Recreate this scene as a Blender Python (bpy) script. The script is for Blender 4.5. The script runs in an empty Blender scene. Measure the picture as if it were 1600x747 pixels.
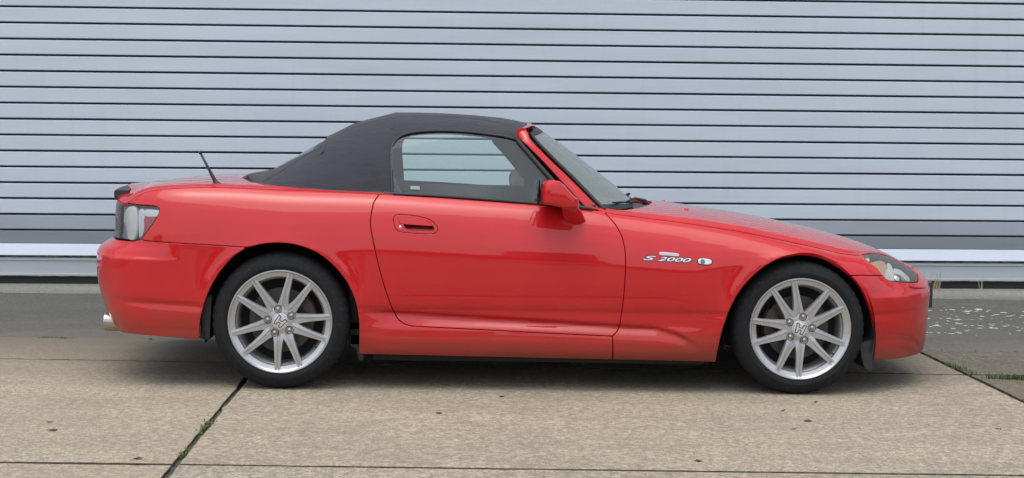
import bpy, bmesh, math, random
import numpy as np
from math import sin, cos, pi, radians
from mathutils import Vector, Matrix
from mathutils.bvhtree import BVHTree
from mathutils.geometry import delaunay_2d_cdt

random.seed(7)
rng = np.random.default_rng(7)
S = bpy.context.scene
COL = S.collection

# ------------------------------------------------------------------ camera
F_PX, YAW, PITCH, ROLL, HC = 2272.0, radians(2.38), radians(4.37), radians(.57), 1.198
fw = Vector((sin(YAW)*cos(PITCH), cos(YAW)*cos(PITCH), -sin(PITCH)))
r0 = Vector((cos(YAW), -sin(YAW), 0)); u0 = r0.cross(fw)
rt = r0*cos(ROLL)+u0*sin(ROLL); up = -r0*sin(ROLL)+u0*cos(ROLL)
cd = bpy.data.cameras.new('camera'); cam = bpy.data.objects.new('camera', cd); COL.objects.link(cam)
cd.sensor_width = 36; cd.lens = 36*F_PX/1600; cd.clip_start = .05; cd.clip_end = 3000
M = Matrix((rt, up, -fw)).transposed().to_4x4(); M.translation = (0, 0, HC)
cam.matrix_world = M; S.camera = cam

# ------------------------------------------------------------------ light
SUN_EL, SUN_AZ = radians(74), radians(205)          # azimuth measured from +Y clockwise
w = bpy.data.worlds.new('World'); S.world = w; w.use_nodes = True
nt = w.node_tree; nt.nodes.clear()
sky = nt.nodes.new('ShaderNodeTexSky'); sky.sky_type = 'NISHITA'; sky.sun_disc = False
sky.sun_elevation = SUN_EL; sky.sun_rotation = SUN_AZ; sky.air_density = 1.0; sky.dust_density = 3.0; sky.ozone_density = 1.0
hs = nt.nodes.new('ShaderNodeHueSaturation'); hs.inputs['Saturation'].default_value = .42
bg = nt.nodes.new('ShaderNodeBackground'); bg.inputs[1].default_value = .145
wo = nt.nodes.new('ShaderNodeOutputWorld')
nt.links.new(sky.outputs[0], hs.inputs['Color']); nt.links.new(hs.outputs[0], bg.inputs[0]); nt.links.new(bg.outputs[0], wo.inputs[0])
sd = bpy.data.lights.new('sun', 'SUN'); sd.energy = .62; sd.angle = radians(62); sd.color = (1, .97, .92)
so = bpy.data.objects.new('sun', sd); COL.objects.link(so)
sdir = Vector((sin(SUN_AZ)*cos(SUN_EL), cos(SUN_AZ)*cos(SUN_EL), sin(SUN_EL)))
so.rotation_euler = sdir.to_track_quat('Z', 'Y').to_euler()
S.view_settings.view_transform = 'Standard'; S.view_settings.look = 'None'
S.view_settings.exposure = 0.76; S.view_settings.gamma = 1
S.render.engine = 'CYCLES'; S.cycles.max_bounces = 10; S.cycles.transparent_max_bounces = 16

# ------------------------------------------------------------------ helpers
def tag(o, label=None, cat=None, group=None, kind=None):
    if label: o['label'] = label
    if cat: o['category'] = cat
    if group: o['group'] = group
    if kind: o['kind'] = kind
    return o
def empty(name, loc=(0, 0, 0), parent=None):
    o = bpy.data.objects.new(name, None); COL.objects.link(o); o.location = loc
    o.empty_display_size = .1
    if parent: o.parent = parent
    return o
def mesh_obj(name, v, f, mat, parent=None, smooth=True, normals=None, mats=None, midx=None):
    me = bpy.data.meshes.new(name)
    me.from_pydata([tuple(map(float, p)) for p in v], [], [tuple(int(i) for i in q) for q in f]); 
    for m in (mats or [mat]): me.materials.append(m)
    if midx is not None: me.polygons.foreach_set('material_index', midx)
    me.update()
    if smooth: me.polygons.foreach_set('use_smooth', [True]*len(me.polygons))
    if normals is not None: me.normals_split_custom_set_from_vertices([tuple(map(float, n)) for n in normals])
    o = bpy.data.objects.new(name, me); COL.objects.link(o)
    if parent: o.parent = parent
    return o
def bm_obj(name, bm, mat, parent=None, angle=35, mats=None, bevel=0):
    if bevel:
        es = [e for e in bm.edges if len(e.link_faces) == 2 and e.calc_face_angle(0) > radians(40)]
        bmesh.ops.bevel(bm, geom=es, offset=bevel, segments=2, affect='EDGES', clamp_overlap=True)
    me = bpy.data.meshes.new(name)
    if angle:
        for f in bm.faces: f.smooth = True
        for e in bm.edges:
            if len(e.link_faces) == 2 and e.calc_face_angle(0) > radians(angle): e.smooth = False
    bm.to_mesh(me); bm.free()
    for m in (mats or [mat]): me.materials.append(m)
    o = bpy.data.objects.new(name, me); COL.objects.link(o)
    if parent: o.parent = parent
    return o
def box(bm, x0, x1, y0, y1, z0, z1):
    vs = [bm.verts.new((x, y, z)) for x in (x0, x1) for y in (y0, y1) for z in (z0, z1)]
    for q in ((0, 1, 3, 2), (4, 6, 7, 5), (0, 4, 5, 1), (2, 3, 7, 6), (0, 2, 6, 4), (1, 5, 7, 3)): bm.faces.new([vs[i] for i in q])
    return vs
def tube(bm, pts, rad, n=10, cap=True, flat=(1, 1)):
    pts = [Vector(p) for p in pts]; rings = []
    if not hasattr(rad, '__len__'): rad = [rad]*len(pts)
    ref = Vector((0, 0, 1))
    if abs((pts[-1]-pts[0]).normalized().z) > .9: ref = Vector((1, 0, 0))
    for i, p in enumerate(pts):
        t = (pts[min(i+1, len(pts)-1)]-pts[max(i-1, 0)]).normalized()
        a = t.cross(ref).normalized(); b = a.cross(t)
        rings.append([bm.verts.new(p+(a*cos(2*pi*k/n)*flat[0]+b*sin(2*pi*k/n)*flat[1])*rad[i]) for k in range(n)])
    for A, B in zip(rings, rings[1:]):
        for k in range(n): bm.faces.new((A[k], A[(k+1) % n], B[(k+1) % n], B[k]))
    if cap: bm.faces.new(rings[0][::-1]); bm.faces.new(rings[-1])
    return rings
def lathe(bm, prof, n=64, axis='Y', closed=False, mod=None):
    """prof: list of (r, a); a along the axis"""
    rings = []
    for j, (r, a) in enumerate(prof):
        ring = []
        for k in range(n):
            t = 2*pi*k/n; rr = r if mod is None else mod(j, k, r)
            ring.append(bm.verts.new((rr*cos(t), a, rr*sin(t))))
        rings.append(ring)
    L = list(zip(rings, rings[1:]))+([(rings[-1], rings[0])] if closed else [])
    for A, B in L:
        for k in range(n): bm.faces.new((A[k], A[(k+1) % n], B[(k+1) % n], B[k]))
    return rings
def sinterp(pts, sigma=.03, lo=-2., hi=5., n=3500):
    """smooth 1-d function through (x, value) pairs"""
    p = np.array(sorted(pts), float); X = np.linspace(lo, hi, n); Y = np.interp(X, p[:, 0], p[:, 1])
    if sigma:
        dx = X[1]-X[0]; k = np.arange(-int(4*sigma/dx), int(4*sigma/dx)+1)*dx
        g = np.exp(-.5*(k/sigma)**2); g /= g.sum()
        Y = np.convolve(np.pad(Y, len(k)//2, mode='edge'), g, 'valid')
    return lambda x: np.interp(x, X, Y)
def spline(pts, n=6):
    """Catmull-Rom through 2-d / 3-d points"""
    p = np.array(pts, float)
    if len(p) < 3: 
        return [tuple(p[0]+(p[-1]-p[0])*k/n) for k in range(n+1)]
    q = np.vstack([2*p[0]-p[1], p, 2*p[-1]-p[-2]]); out = []
    for i in range(len(p)-1):
        P0, P1, P2, P3 = q[i:i+4]
        for k in range(n):
            t = k/n; out.append(.5*((2*P1)+(P2-P0)*t+(2*P0-5*P1+4*P2-P3)*t*t+(3*P1-P0-3*P2+P3)*t**3))
    out.append(p[-1]); return [tuple(o) for o in out]

# ------------------------------------------------------------------ materials
def mat(name, col=(.5, .5, .5), rough=.5, metal=0, coat=0, **k):
    m = bpy.data.materials.new(name); m.use_nodes = True; b = m.node_tree.nodes['Principled BSDF']
    b.inputs['Base Color'].default_value = (*col, 1); b.inputs['Roughness'].default_value = rough
    b.inputs['Metallic'].default_value = metal; b.inputs['Coat Weight'].default_value = coat
    for a, v in k.items(): b.inputs[a.replace('_', ' ')].default_value = v
    return m
class N:
    def __init__(s, m): s.m = m; s.t = m.node_tree; s.b = s.t.nodes['Principled BSDF']; s.co = None
    def n(s, ty, **k):
        o = s.t.nodes.new('ShaderNode'+ty)
        for a, v in k.items():
            if isinstance(v, bpy.types.NodeSocket): s.t.links.new(v, o.inputs[a])
            elif a.startswith('_'): setattr(o, a[1:], v)
            else: o.inputs[a].default_value = v
        return o
    def l(s, a, b): s.t.links.new(a, b)
    def pos(s): return s.n('NewGeometry').outputs['Position']
    def obj(s): return s.n('TexCoord').outputs['Object']
    def noise(s, vec, scale, detail=4, rough=.55, sc=(1, 1, 1), dist=0):
        mp = s.n('Mapping', Vector=vec, Scale=sc)
        return s.n('TexNoise', Vector=mp.outputs[0], Scale=scale, Detail=detail, Roughness=rough, Distortion=dist).outputs['Fac']
    def ramp(s, fac, stops):
        r = s.n('ValToRGB', Fac=fac); e = r.color_ramp.elements
        while len(e) > len(stops): e.remove(e[-1])
        while len(e) < len(stops): e.new(1)
        for el, (p, c) in zip(e, stops):
            el.position = p; el.color = (*c, 1) if hasattr(c, '__len__') else (c, c, c, 1)
        return r.outputs['Color']
    def mix(s, f, a, b, mode='MIX'):
        o = s.t.nodes.new('ShaderNodeMix'); o.data_type = 'RGBA'; o.blend_type = mode
        for i, v in ((0, f), (6, a), (7, b)):
            if isinstance(v, bpy.types.NodeSocket): s.l(v, o.inputs[i])
            elif i == 0: o.inputs[0].default_value = v
            else: o.inputs[i].default_value = (*v, 1) if hasattr(v, '__len__') else (v, v, v, 1)
        return o.outputs[2]
    def math(s, op, a, b=0, c=0):
        o = s.n('Math', _operation=op)
        for i, v in enumerate((a, b, c)):
            if isinstance(v, bpy.types.NodeSocket): s.l(v, o.inputs[i])
            else: o.inputs[i].default_value = v
        return o.outputs[0]
    def bump(s, h, strength=.3, dist=.01):
        b = s.n('Bump', Height=h, Strength=strength, Distance=dist); s.l(b.outputs[0], s.b.inputs['Normal'])
    def xyz(s, v): return s.n('SeparateXYZ', Vector=v).outputs

XR_ = -.779
def paint_mat():
    m = mat('red_car_paint', (.52, .012, .014), .5, 0, 1.0, Coat_Roughness=.02, Coat_IOR=1.5, Specular_IOR_Level=.15)
    g = N(m); P = g.pos(); z = g.xyz(P)[2]; o = g.obj()
    n1 = g.noise(P, 3.1, 5, .6)
    base = g.mix(g.ramp(n1, [(.35, 0), (.7, 1)]), (.49, .006, .009), (.53, .009, .013))
    # road film thrown up from below, with a ragged upper edge
    h = g.math('ADD', z, g.math('MULTIPLY', g.math('SUBTRACT', g.noise(P, 7, 5, .6, (1, 1, 2)), .5), .16))
    h = g.math('SUBTRACT', h, g.math('MULTIPLY', g.math('LESS_THAN', g.xyz(P)[0], XR_-.3), .075))
    d = g.ramp(h, [(.15, .62), (.21, .3), (.30, .06), (.42, 0)])
    col = g.mix(d, base, (.13, .075, .05))
    sp = g.ramp(g.noise(P, 160, 2, .5), [(.70, 0), (.78, .35)])
    low = g.ramp(z, [(.25, 1), (.6, 0)])
    col = g.mix(g.math('MULTIPLY', sp, low), col, (.3, .25, .2))
    g.l(col, g.b.inputs['Base Color'])
    g.l(g.ramp(g.noise(P, 5, 6, .65), [(.3, .015), (.75, .045)]), g.b.inputs['Coat Roughness'])
    g.l(g.ramp(d, [(0, 1), (.6, .3)]), g.b.inputs['Coat Weight'])
    bp = g.n('Bump', Height=g.noise(P, 4.5, 3, .5, (1, 1, 1.6)), Strength=.05, Distance=.003); g.l(bp.outputs[0], g.b.inputs['Coat Normal'])
    return m
PAINT = paint_mat()
def fabric():
    m = mat('black_canvas', (.035, .036, .042), .85, 0, 0, Sheen_Weight=.12, Sheen_Roughness=.4)
    g = N(m); P = g.pos()
    n = g.noise(P, 6, 5, .6); col = g.mix(n, (.019, .0205, .027), (.034, .037, .047))
    lint = g.ramp(g.noise(P, 240, 2, .5), [(.68, 0), (.76, .35)])
    g.l(g.mix(lint, col, (.11, .115, .12)), g.b.inputs['Base Color'])
    g.bump(g.math('ADD', g.noise(P, 700, 1, .5), g.math('ADD', g.math('MULTIPLY', g.noise(P, 9, 4, .6, (1, 1, 2.2)), 14), g.math('MULTIPLY', g.noise(P, 2.5, 2), 30))), .6, .0011)
    return m
FABRIC = fabric()
RUBBER = mat('black_rubber_seal', (.016, .017, .019), .5)
PLASTIC = mat('black_plastic', (.022, .023, .025), .45)
DARK = mat('underbody_black', (.011, .011, .012), .8)
LINER = mat('wheel_arch_liner', (.014, .014, .014), .85)
CHROME = mat('chrome', (.75, .76, .78), .09, 1)
SILVER = mat('silver_letter', (.78, .79, .8), .22, 1)
BADGEBK = mat('badge_black', (.01, .01, .012), .3)
WHITE = mat('white_plastic', (.75, .75, .73), .3, 0, .5)
INT = mat('interior_black_trim', (.03, .032, .036), .65)
SEATM = mat('black_leather', (.03, .03, .033), .5)
AMBER = mat('amber_lens', (.66, .43, .30), .3)
LAMPBK = mat('lamp_housing_grey', (.21, .215, .20), .4, .2)
LAMPSILV = mat('lamp_reflector', (.84, .87, .90), .3, .15)
LAMPWHITE = mat('lamp_frosted_white', (.86, .88, .88), .25, 0)
LAMPRED = mat('lamp_red_reflector', (.50, .09, .12), .25)
DISC = mat('brake_disc_steel', (.085, .08, .078), .5, .5)
CAL = mat('brake_caliper_rusty', (.07, .05, .042), .7, .2)
def tyre_mat():
    m = mat('tyre_rubber', (.028, .029, .032), .9, Specular_IOR_Level=.3); g = N(m); o = g.obj()
    n = g.noise(o, 9, 5, .6); n2 = g.noise(o, 60, 3, .6)
    c = g.mix(n, (.008, .009, .0105), (.017, .018, .0205)); c = g.mix(g.ramp(n2, [(.55, 0), (.75, .4)]), c, (.06, .055, .05))
    g.l(c, g.b.inputs['Base Color']); g.bump(n2, .15, .002); return m
TYRE = tyre_mat()

def rim_mat():
    m = mat('silver_wheel_paint', (.50, .51, .53), .28, .6, .3); g = N(m); o = g.obj()
    n = g.noise(o, 12, 5, .6); c = g.mix(g.ramp(n, [(.45, 0), (.8, .5)]), (.50, .51, .53), (.34, .32, .29))
    g.l(c, g.b.inputs['Base Color']); return m
RIM = rim_mat()
RIMIN = mat('inner_barrel_grimy', (.2, .19, .18), .6, .5)
def glass_mat(name, tint, rough=0.0, ior=1.5, gain=1.0, haze=.05, hazecol=(.4, .45, .43)):
    m = bpy.data.materials.new(name); m.use_nodes = True; t = m.node_tree; t.nodes.clear()
    o = t.nodes.new('ShaderNodeOutputMaterial'); tr = t.nodes.new('ShaderNodeBsdfTransparent'); tr.inputs[0].default_value = (*tint, 1)
    gl = t.nodes.new('ShaderNodeBsdfGlossy'); gl.inputs['Roughness'].default_value = rough
    fr = t.nodes.new('ShaderNodeFresnel'); fr.inputs[0].default_value = ior
    ml = t.nodes.new('ShaderNodeMath'); ml.operation = 'MULTIPLY'; ml.inputs[1].default_value = gain; ml.use_clamp = True
    mx = t.nodes.new('ShaderNodeMixShader')
    df = t.nodes.new('ShaderNodeBsdfDiffuse'); df.inputs[0].default_value = (*hazecol, 1)  # diffuse veil: painted reflection haze on the windows, clouding on the lamp lenses
    mx2 = t.nodes.new('ShaderNodeMixShader'); mx2.inputs[0].default_value = haze
    t.links.new(tr.outputs[0], mx2.inputs[1]); t.links.new(df.outputs[0], mx2.inputs[2])
    t.links.new(fr.outputs[0], ml.inputs[0]); t.links.new(ml.outputs[0], mx.inputs[0])
    t.links.new(mx2.outputs[0], mx.inputs[1]); t.links.new(gl.outputs[0], mx.inputs[2]); t.links.new(mx.outputs[0], o.inputs[0])
    return m
GLASS = glass_mat('side_window_glass', (.86, .98, .95), 0, 1.5, 1.25, .10, (.42, .50, .52))  # bluish veil: reflection haze put into the glass colour
SCREEN = glass_mat('windscreen_glass', (.72, .86, .80), .01, 1.5, 1.5, .42, (.42, .50, .46))  # pale green veil: bright sky reflection put into the glass colour
LENS = glass_mat('clear_lamp_lens', (.94, .94, .90), .02, 1.5, .9, .07, (.55, .55, .44))
TLENS = glass_mat('tail_lamp_lens', (.95, .95, .96), .01, 1.5, .9, .03, (.6, .6, .6))

# ------------------------------------------------------------------ car frame and photograph-to-car mapping
XR, DW, ZR, TAU = -.779, 6.62, -.010, .0094          # rear axle at the near wheel plane; the yard falls to the right
CAR = empty('parked_car', (XR, DW, ZR)); CAR.rotation_euler = (0, TAU, 0)
tag(CAR, 'red two-seat soft-top roadster with black fabric roof parked before the grey shutter', 'car')
Rinv = Matrix.Rotation(-TAU, 3, 'Y')
O_L = Rinv @ (Vector((0, 0, HC))-Vector((XR, DW, ZR)))
def ray(px, py): return Rinv @ (fw+rt*((px-800)/F_PX)-up*((py-373.5)/F_PX))
def at(px, py, y):
    d = ray(px, py); return O_L+d*((y-O_L.y)/d.y)
YC = .870                                             # lateral centre of the car

class Skin:
    def __init__(s, F, a, b, da, db):
        s.F = F; A = np.arange(a[0], a[1]+da*.5, da); B = np.arange(b[0], b[1]+db*.5, db); A[-1] = a[1]; B[-1] = b[1]
        s.A, s.B = A, B; na, nb = len(A), len(B); AA, BB = np.meshgrid(A, B, indexing='ij')
        P = F(AA.ravel(), BB.ravel()); s.P = P
        i = np.arange(na-1)[:, None]*nb+np.arange(nb-1)[None, :]; i = i.ravel()
        q = np.stack([i, i+nb, i+nb+1, i+1], 1)
        tri = np.vstack([q[:, [0, 1, 2]], q[:, [0, 2, 3]]])
        s.tri = tri; s.dom = np.stack([AA.ravel(), BB.ravel()], 1)
        s.bvh = BVHTree.FromPolygons([tuple(p) for p in P.tolist()], tri.tolist())
    def hit(s, px, py):
        d = ray(px, py).normalized(); h = s.bvh.ray_cast(O_L, d)
        if h[0] is None: return None
        t = s.tri[h[2]]; a, b, c = [Vector(s.P[k]) for k in t]
        n = (b-a).cross(c-a); A = n.length_squared
        if A == 0: return tuple(s.dom[t[0]])
        p = h[0]; wb = (p-a).cross(c-a).dot(n)/A; wc = (b-a).cross(p-a).dot(n)/A
        return tuple(s.dom[t[0]]*(1-wb-wc)+s.dom[t[1]]*wb+s.dom[t[2]]*wc)
    def nrm(s, a, b, e=2e-3):
        u = s.F(a+e, b)-s.F(a-e, b); v = s.F(a, b+e)-s.F(a, b-e)
        n = np.cross(u, v); l = np.linalg.norm(n, axis=1, keepdims=True); return n/np.maximum(l, 1e-12)
    def curve(s, pts, n=4, smooth=True):
        """image points or ('d', a, b) domain points -> domain polyline"""
        if all(p[0] == 'd' for p in pts): q = [(p[1], p[2]) for p in pts]; return spline(q, n) if smooth else q
        px = []; out = []
        for p in pts:
            h = (p[1], p[2]) if p[0] == 'd' else s.hit(*p)
            if h is None: print('miss', p); continue
            out.append(h)
        return spline(out, n) if smooth else out

def poly_clean(P, eps=1e-4):
    out = []
    for p in P:
        if not out or math.hypot(p[0]-out[-1][0], p[1]-out[-1][1]) > eps: out.append((float(p[0]), float(p[1])))
    if math.hypot(out[0][0]-out[-1][0], out[0][1]-out[-1][1]) < eps: out.pop()
    return out
def area(P): return .5*sum(P[i][0]*P[(i+1) % len(P)][1]-P[(i+1) % len(P)][0]*P[i][1] for i in range(len(P)))
def resample(P, step):
    out = []
    for i in range(len(P)):
        a, b = P[i], P[(i+1) % len(P)]; L = math.hypot(b[0]-a[0], b[1]-a[1]); k = max(1, int(L/step))
        out += [(a[0]+(b[0]-a[0])*j/k, a[1]+(b[1]-a[1])*j/k) for j in range(k)]
    return out
def inset(P, g, keep=None):
    """move a CCW polygon inward by g; keep(p) -> True pins a vertex"""
    n = len(P); out = []
    for i in range(n):
        a, b, c = P[i-1], P[i], P[(i+1) % n]
        t1 = (b[0]-a[0], b[1]-a[1]); t2 = (c[0]-b[0], c[1]-b[1])
        l1 = math.hypot(*t1) or 1; l2 = math.hypot(*t2) or 1
        nx = -(t1[1]/l1+t2[1]/l2); ny = (t1[0]/l1+t2[0]/l2); l = math.hypot(nx, ny)
        if l < .3 or (keep and keep(b)): out.append(b); continue
        k = min(2.0, 2/l)
        out.append((b[0]+nx/l*g*k, b[1]+ny/l*g*k))
    return out
def pip(P, X, Y):
    P = np.array(P); inside = np.zeros(len(X), bool); n = len(P)
    for i in range(n):
        x1, y1 = P[i]; x2, y2 = P[(i+1) % n]
        if y1 == y2: continue
        c = ((y1 > Y) != (y2 > Y)); inside ^= c & (X < (x2-x1)*(Y-y1)/(y2-y1)+x1)
    return inside
def dist_poly(P, X, Y):
    P = np.array(P); D = np.full(len(X), 9.)
    for i in range(len(P)):
        a = P[i]; b = P[(i+1) % len(P)]; d = b-a; L = d@d or 1e-9
        t = np.clip(((X-a[0])*d[0]+(Y-a[1])*d[1])/L, 0, 1)
        D = np.minimum(D, np.hypot(X-a[0]-t*d[0], Y-a[1]-t*d[1]))
    return D
def patch(skin, outline, holes=(), step=.011, gap=.0027, rim=.018, off=0., keep=None, sgn=1, rnd=.0022, off_fn=None):
    """trimmed piece of a skin with rounded, folded-in edges; returns verts, faces, normals (near side)."""
    P = poly_clean(outline); 
    if area(P) < 0: P = P[::-1]
    P = resample(P, step*.9); P = inset(P, gap+rnd*.5, keep); P = poly_clean(P, step*.12)
    H = []
    for h in holes:
        h = poly_clean(h)
        if area(h) > 0: h = h[::-1]
        h = resample(h, step*.9); h = poly_clean(inset(h, gap+rnd*.5), step*.12); H.append(h)
    xs = [p[0] for p in P]; ys = [p[1] for p in P]
    gx, gy = np.meshgrid(np.arange(min(xs)+step*.3, max(xs), step), np.arange(min(ys)+step*.3, max(ys), step), indexing='ij')
    gx = gx.ravel(); gy = gy.ravel(); ok = pip(P, gx, gy)
    for h in H: ok &= ~pip(h, gx, gy)
    gx, gy = gx[ok], gy[ok]; ok = dist_poly(P, gx, gy) > step*.42
    for h in H: ok &= dist_poly(h, gx, gy) > step*.42
    gx, gy = gx[ok], gy[ok]
    pts = [Vector(p) for p in P]; edges = [(i, (i+1) % len(P)) for i in range(len(P))]; nb = len(P)
    for h in H:
        k = len(pts); pts += [Vector(p) for p in h]; edges += [(k+i, k+(i+1) % len(h)) for i in range(len(h))]
    pts += [Vector((float(a), float(b))) for a, b in zip(gx, gy)]
    V, E, Fc, ov, oe, of = delaunay_2d_cdt(pts, edges, [], 0, 1e-6)
    Vn = np.array([(v.x, v.y) for v in V]); F = np.array([list(f) for f in Fc])
    c = Vn[F].mean(1); ok = pip(P, c[:, 0], c[:, 1])
    for h in H: ok &= ~pip(h, c[:, 0], c[:, 1])
    F = F[ok]
    pos = skin.F(Vn[:, 0], Vn[:, 1]); nr = skin.nrm(Vn[:, 0], Vn[:, 1])*sgn
    if off_fn is not None: pos = pos-nr*off_fn(Vn[:, 0], Vn[:, 1])[:, None]
    elif off: pos = pos-nr*off
    # winding so that faces agree with nr
    a, b, cc = pos[F[:, 0]], pos[F[:, 1]], pos[F[:, 2]]; fn = np.cross(b-a, cc-a)
    if (fn*nr[F[:, 0]]).sum() < 0: F = F[:, ::-1]
    vs = pos.tolist(); ns = nr.tolist(); fs = F.tolist()
    if rim:
        ec = {}
        for f in fs:
            for i in range(3):
                e = (f[i], f[(i+1) % 3]); ec[e] = 1
        bd = [e for e in ec if (e[1], e[0]) not in ec]
        nxt = dict(bd)
        # outward in-surface direction per boundary vertex
        outd = {}
        for i, j in bd:
            t = pos[j]-pos[i]; d = np.cross(t, nr[i]); l = np.linalg.norm(d)
            if l > 0:
                for k in (i, j): outd[k] = outd.get(k, np.zeros(3))+d/l
        L = []
        prof = ((0, 0, 0), (.55, .12, .6), (.9, .45, 1.2), (1, 1, 1.57), (1, None, 1.57))
        idx = {}
        for k in outd:
            o = outd[k]; l = np.linalg.norm(o); o = o/l if l > 1e-6 else o
            for j, (a_, b_, an) in enumerate(prof):
                dep = rim if b_ is None else b_*rnd
                idx[(k, j)] = len(vs)
                vs.append((pos[k]+o*a_*rnd-nr[k]*dep).tolist()); ns.append((nr[k]*cos(an)+o*sin(an)).tolist())
        for i, j in bd:
            if keep and keep(Vn[i]) and keep(Vn[j]): continue
            for q in range(len(prof)-1):
                fs.append((idx[(j, q)], idx[(i, q)], idx[(i, q+1)], idx[(j, q+1)]))
    return [np.array(vs), fs, np.array(ns)]
def mirror(pc):
    v = pc[0].copy(); v[:, 1] = 2*YC-v[:, 1]; n = pc[2].copy(); n[:, 1] *= -1
    return [v, [tuple(f)[::-1] for f in pc[1]], n]
def join(*pcs):
    v = []; f = []; n = []; k = 0
    for p in pcs:
        v.append(p[0]); n.append(p[2]); f += [tuple(i+k for i in q) for q in p[1]]; k += len(p[0])
    return [np.vstack(v), f, np.vstack(n)]
def put(name, pc, m, parent=CAR, label=None):
    o = mesh_obj(name, pc[0], pc[1], m, parent, normals=pc[2])
    if label: o['label'] = label
    return o

# ------------------------------------------------------------------ the side of the body
XJR, XJF = -.40, 2.35
NR_, NF = 3.2, 2.45
tipR = sinterp([(.10, -.80), (.205, -.83), (.27, -.875), (.33, -.905), (.416, -.935), (.477, -.947), (.535, -.952), (.60, -.948), (.628, -.93), (.645, -.895), (.66, -.872), (.70, -.864), (.79, -.866), (.84, -.862), (.87, -.848), (.90, -.82), (1.1, -.7)], .006, 0, 1.2)
tipF = sinterp([(.10, 3.15), (.15, 3.19), (.295, 3.20), (.36, 3.203), (.44, 3.213), (.48, 3.21), (.51, 3.195), (.541, 3.165), (.581, 3.10), (.621, 3.02), (.661, 2.91), (.70, 2.82), (.74, 2.76), (.8, 2.72), (1.1, 2.7)], .008, 0, 1.2)
ZTOP = sinterp([(-1.2, .84), (-.75, .84), (-.69, .868), (-.64, .89), (-.54, .91), (-.42, .918), (-.3, .922), (-.2, .921), (0, .914), (.44, .906), (.75, .890), (1.2, .865), (1.45, .846), (1.53, .830), (1.65, .817), (1.89, .789), (2.13, .757), (2.27, .728), (2.43, .698), (2.6, .662), (2.81, .650), (2.95, .614), (3.05, .54), (3.15, .49), (3.4, .47)], .035)
LOW = sinterp([(.05, .09), (.12, .075), (.150, .058), (.165, .036), (.19, .020), (.235, .010), (.27, .010), (.30, .017), (.315, .024), (.36, .020), (.42, .008), (.50, .001), (.57, 0), (1.2, 0)], .007, 0, 1.3)
LOWB = sinterp([(.05, .08), (.15, .05), (.19, .03), (.25, .012), (.33, .004), (.45, 0), (1.2, 0)], .02, 0, 1.3)       # bumpers: no sill step
UPP = sinterp([(-.3, .30), (-.03, .155), (-.012, .128), (0, .108), (.012, .090), (.03, .070), (.06, .050), (.10, .032), (.15, .016), (.20, .006), (.26, 0), (2, 0)], .008, -.4, 2)
KH = sinterp([(-2, 1.), (1.2, 1.), (1.9, 1.15), (2.2, 2.0), (2.4, 2.9), (2.65, 2.6), (2.85, 1.2), (3.4, 1.)], .06)
KO = sinterp([(-2, .5), (-.7, .5), (-.4, .95), (0, 1.05), (.4, 1.0), (2.5, 1.), (2.9, .9), (3.3, .7)], .06)
SILLW = sinterp([(-2, 0), (.34, 0), (.50, 1), (1.75, 1), (1.96, 0), (4, 0)], .03)
BLEND = sinterp([(-2, 0), (.32, 0), (.48, 1), (1.80, 1), (2.02, 0.25), (2.2, 0), (4, 0)], .03)
ARCHR, ARCHF = (.0, .315, .372), (2.395, .31, .362)
def dent(x, z, pts, depth, wa, wb, fade):
    zc = np.interp(x, [p[0] for p in pts], [p[1] for p in pts]); v = z-zc
    f = np.interp(x, fade[0], fade[1])
    g = np.where(v > 0, np.exp(-(v/wa)**2), np.exp(-(v/wb)**2))
    return depth*f*g
def sstep(t):
    t = np.clip(t, 0, 1); return t*t*(3-2*t)
def off_side(x, z):
    o = LOW(z)*BLEND(x)+LOWB(z)*(1-BLEND(x))
    zt = ZTOP(x); h = zt-z
    o = o+np.where(h > 0, UPP(h*KH(x)), UPP(h))*KO(x)
    # sill crease running forward and fading down in front of the wheel
    o = o+dent(x, z, [(.42, .362), (1.0, .336), (1.55, .306), (1.72, .300), (1.82, .275), (1.9, .235), (1.95, .2)], .019, .012, .028, ([.36, .5, 1.7, 1.84, 1.92], [0, 1, 1, .8, 0]))
    o = o+dent(x, z, [(-.85, .405), (-.37, .385), (-.3, .38)], .009, .010, .024, ([-.82, -.72, -.40, -.34], [0, 1, .8, .5]))
    o = o+dent(x, z, [(2.7, .272), (2.9, .262), (3.0, .24), (3.1, .16)], .010, .010, .022, ([2.74, 2.85, 3.02, 3.1], [.2, 1, 1, .4]))
    # bumper shelves: above the line the surface leans in
    o = o+(.012*sstep((z-.588)/.018)+.022*np.clip((z-.59)/.06, 0, 1))*np.clip((-.45-x)/.30, 0, 1)
    o = o+(.018*sstep((z-.462)/.016)+.016*np.clip((z-.47)/.05, 0, 1))*np.clip((x-2.72)/.15, 0, 1)
    for (ax, az, ar), dep, wd in ((ARCHR, .012, .05), (ARCHF, .014, .045)):
        r = np.hypot(x-ax, z-az)-ar; up_ = np.clip((z-.2)/.15, 0, 1)
        o = o-dep*up_*np.exp(-np.clip(r, 0, 9)/wd)
    return o
def tab(n_, a, b):
    th = np.linspace(0, pi/2, 1200); u = np.cos(th)**(2/n_)*a; v = np.sin(th)**(2/n_)*b
    s = np.concatenate([[0], np.cumsum(np.hypot(np.diff(u), np.diff(v)))]); return th, s[-1]-s, s[-1]
thR, sR, LR = tab(NR_, .54, YC); thF, sF, LF = tab(NF, .85, YC)
SMIN, SMAX = XJR-LR, XJF+LF
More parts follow.
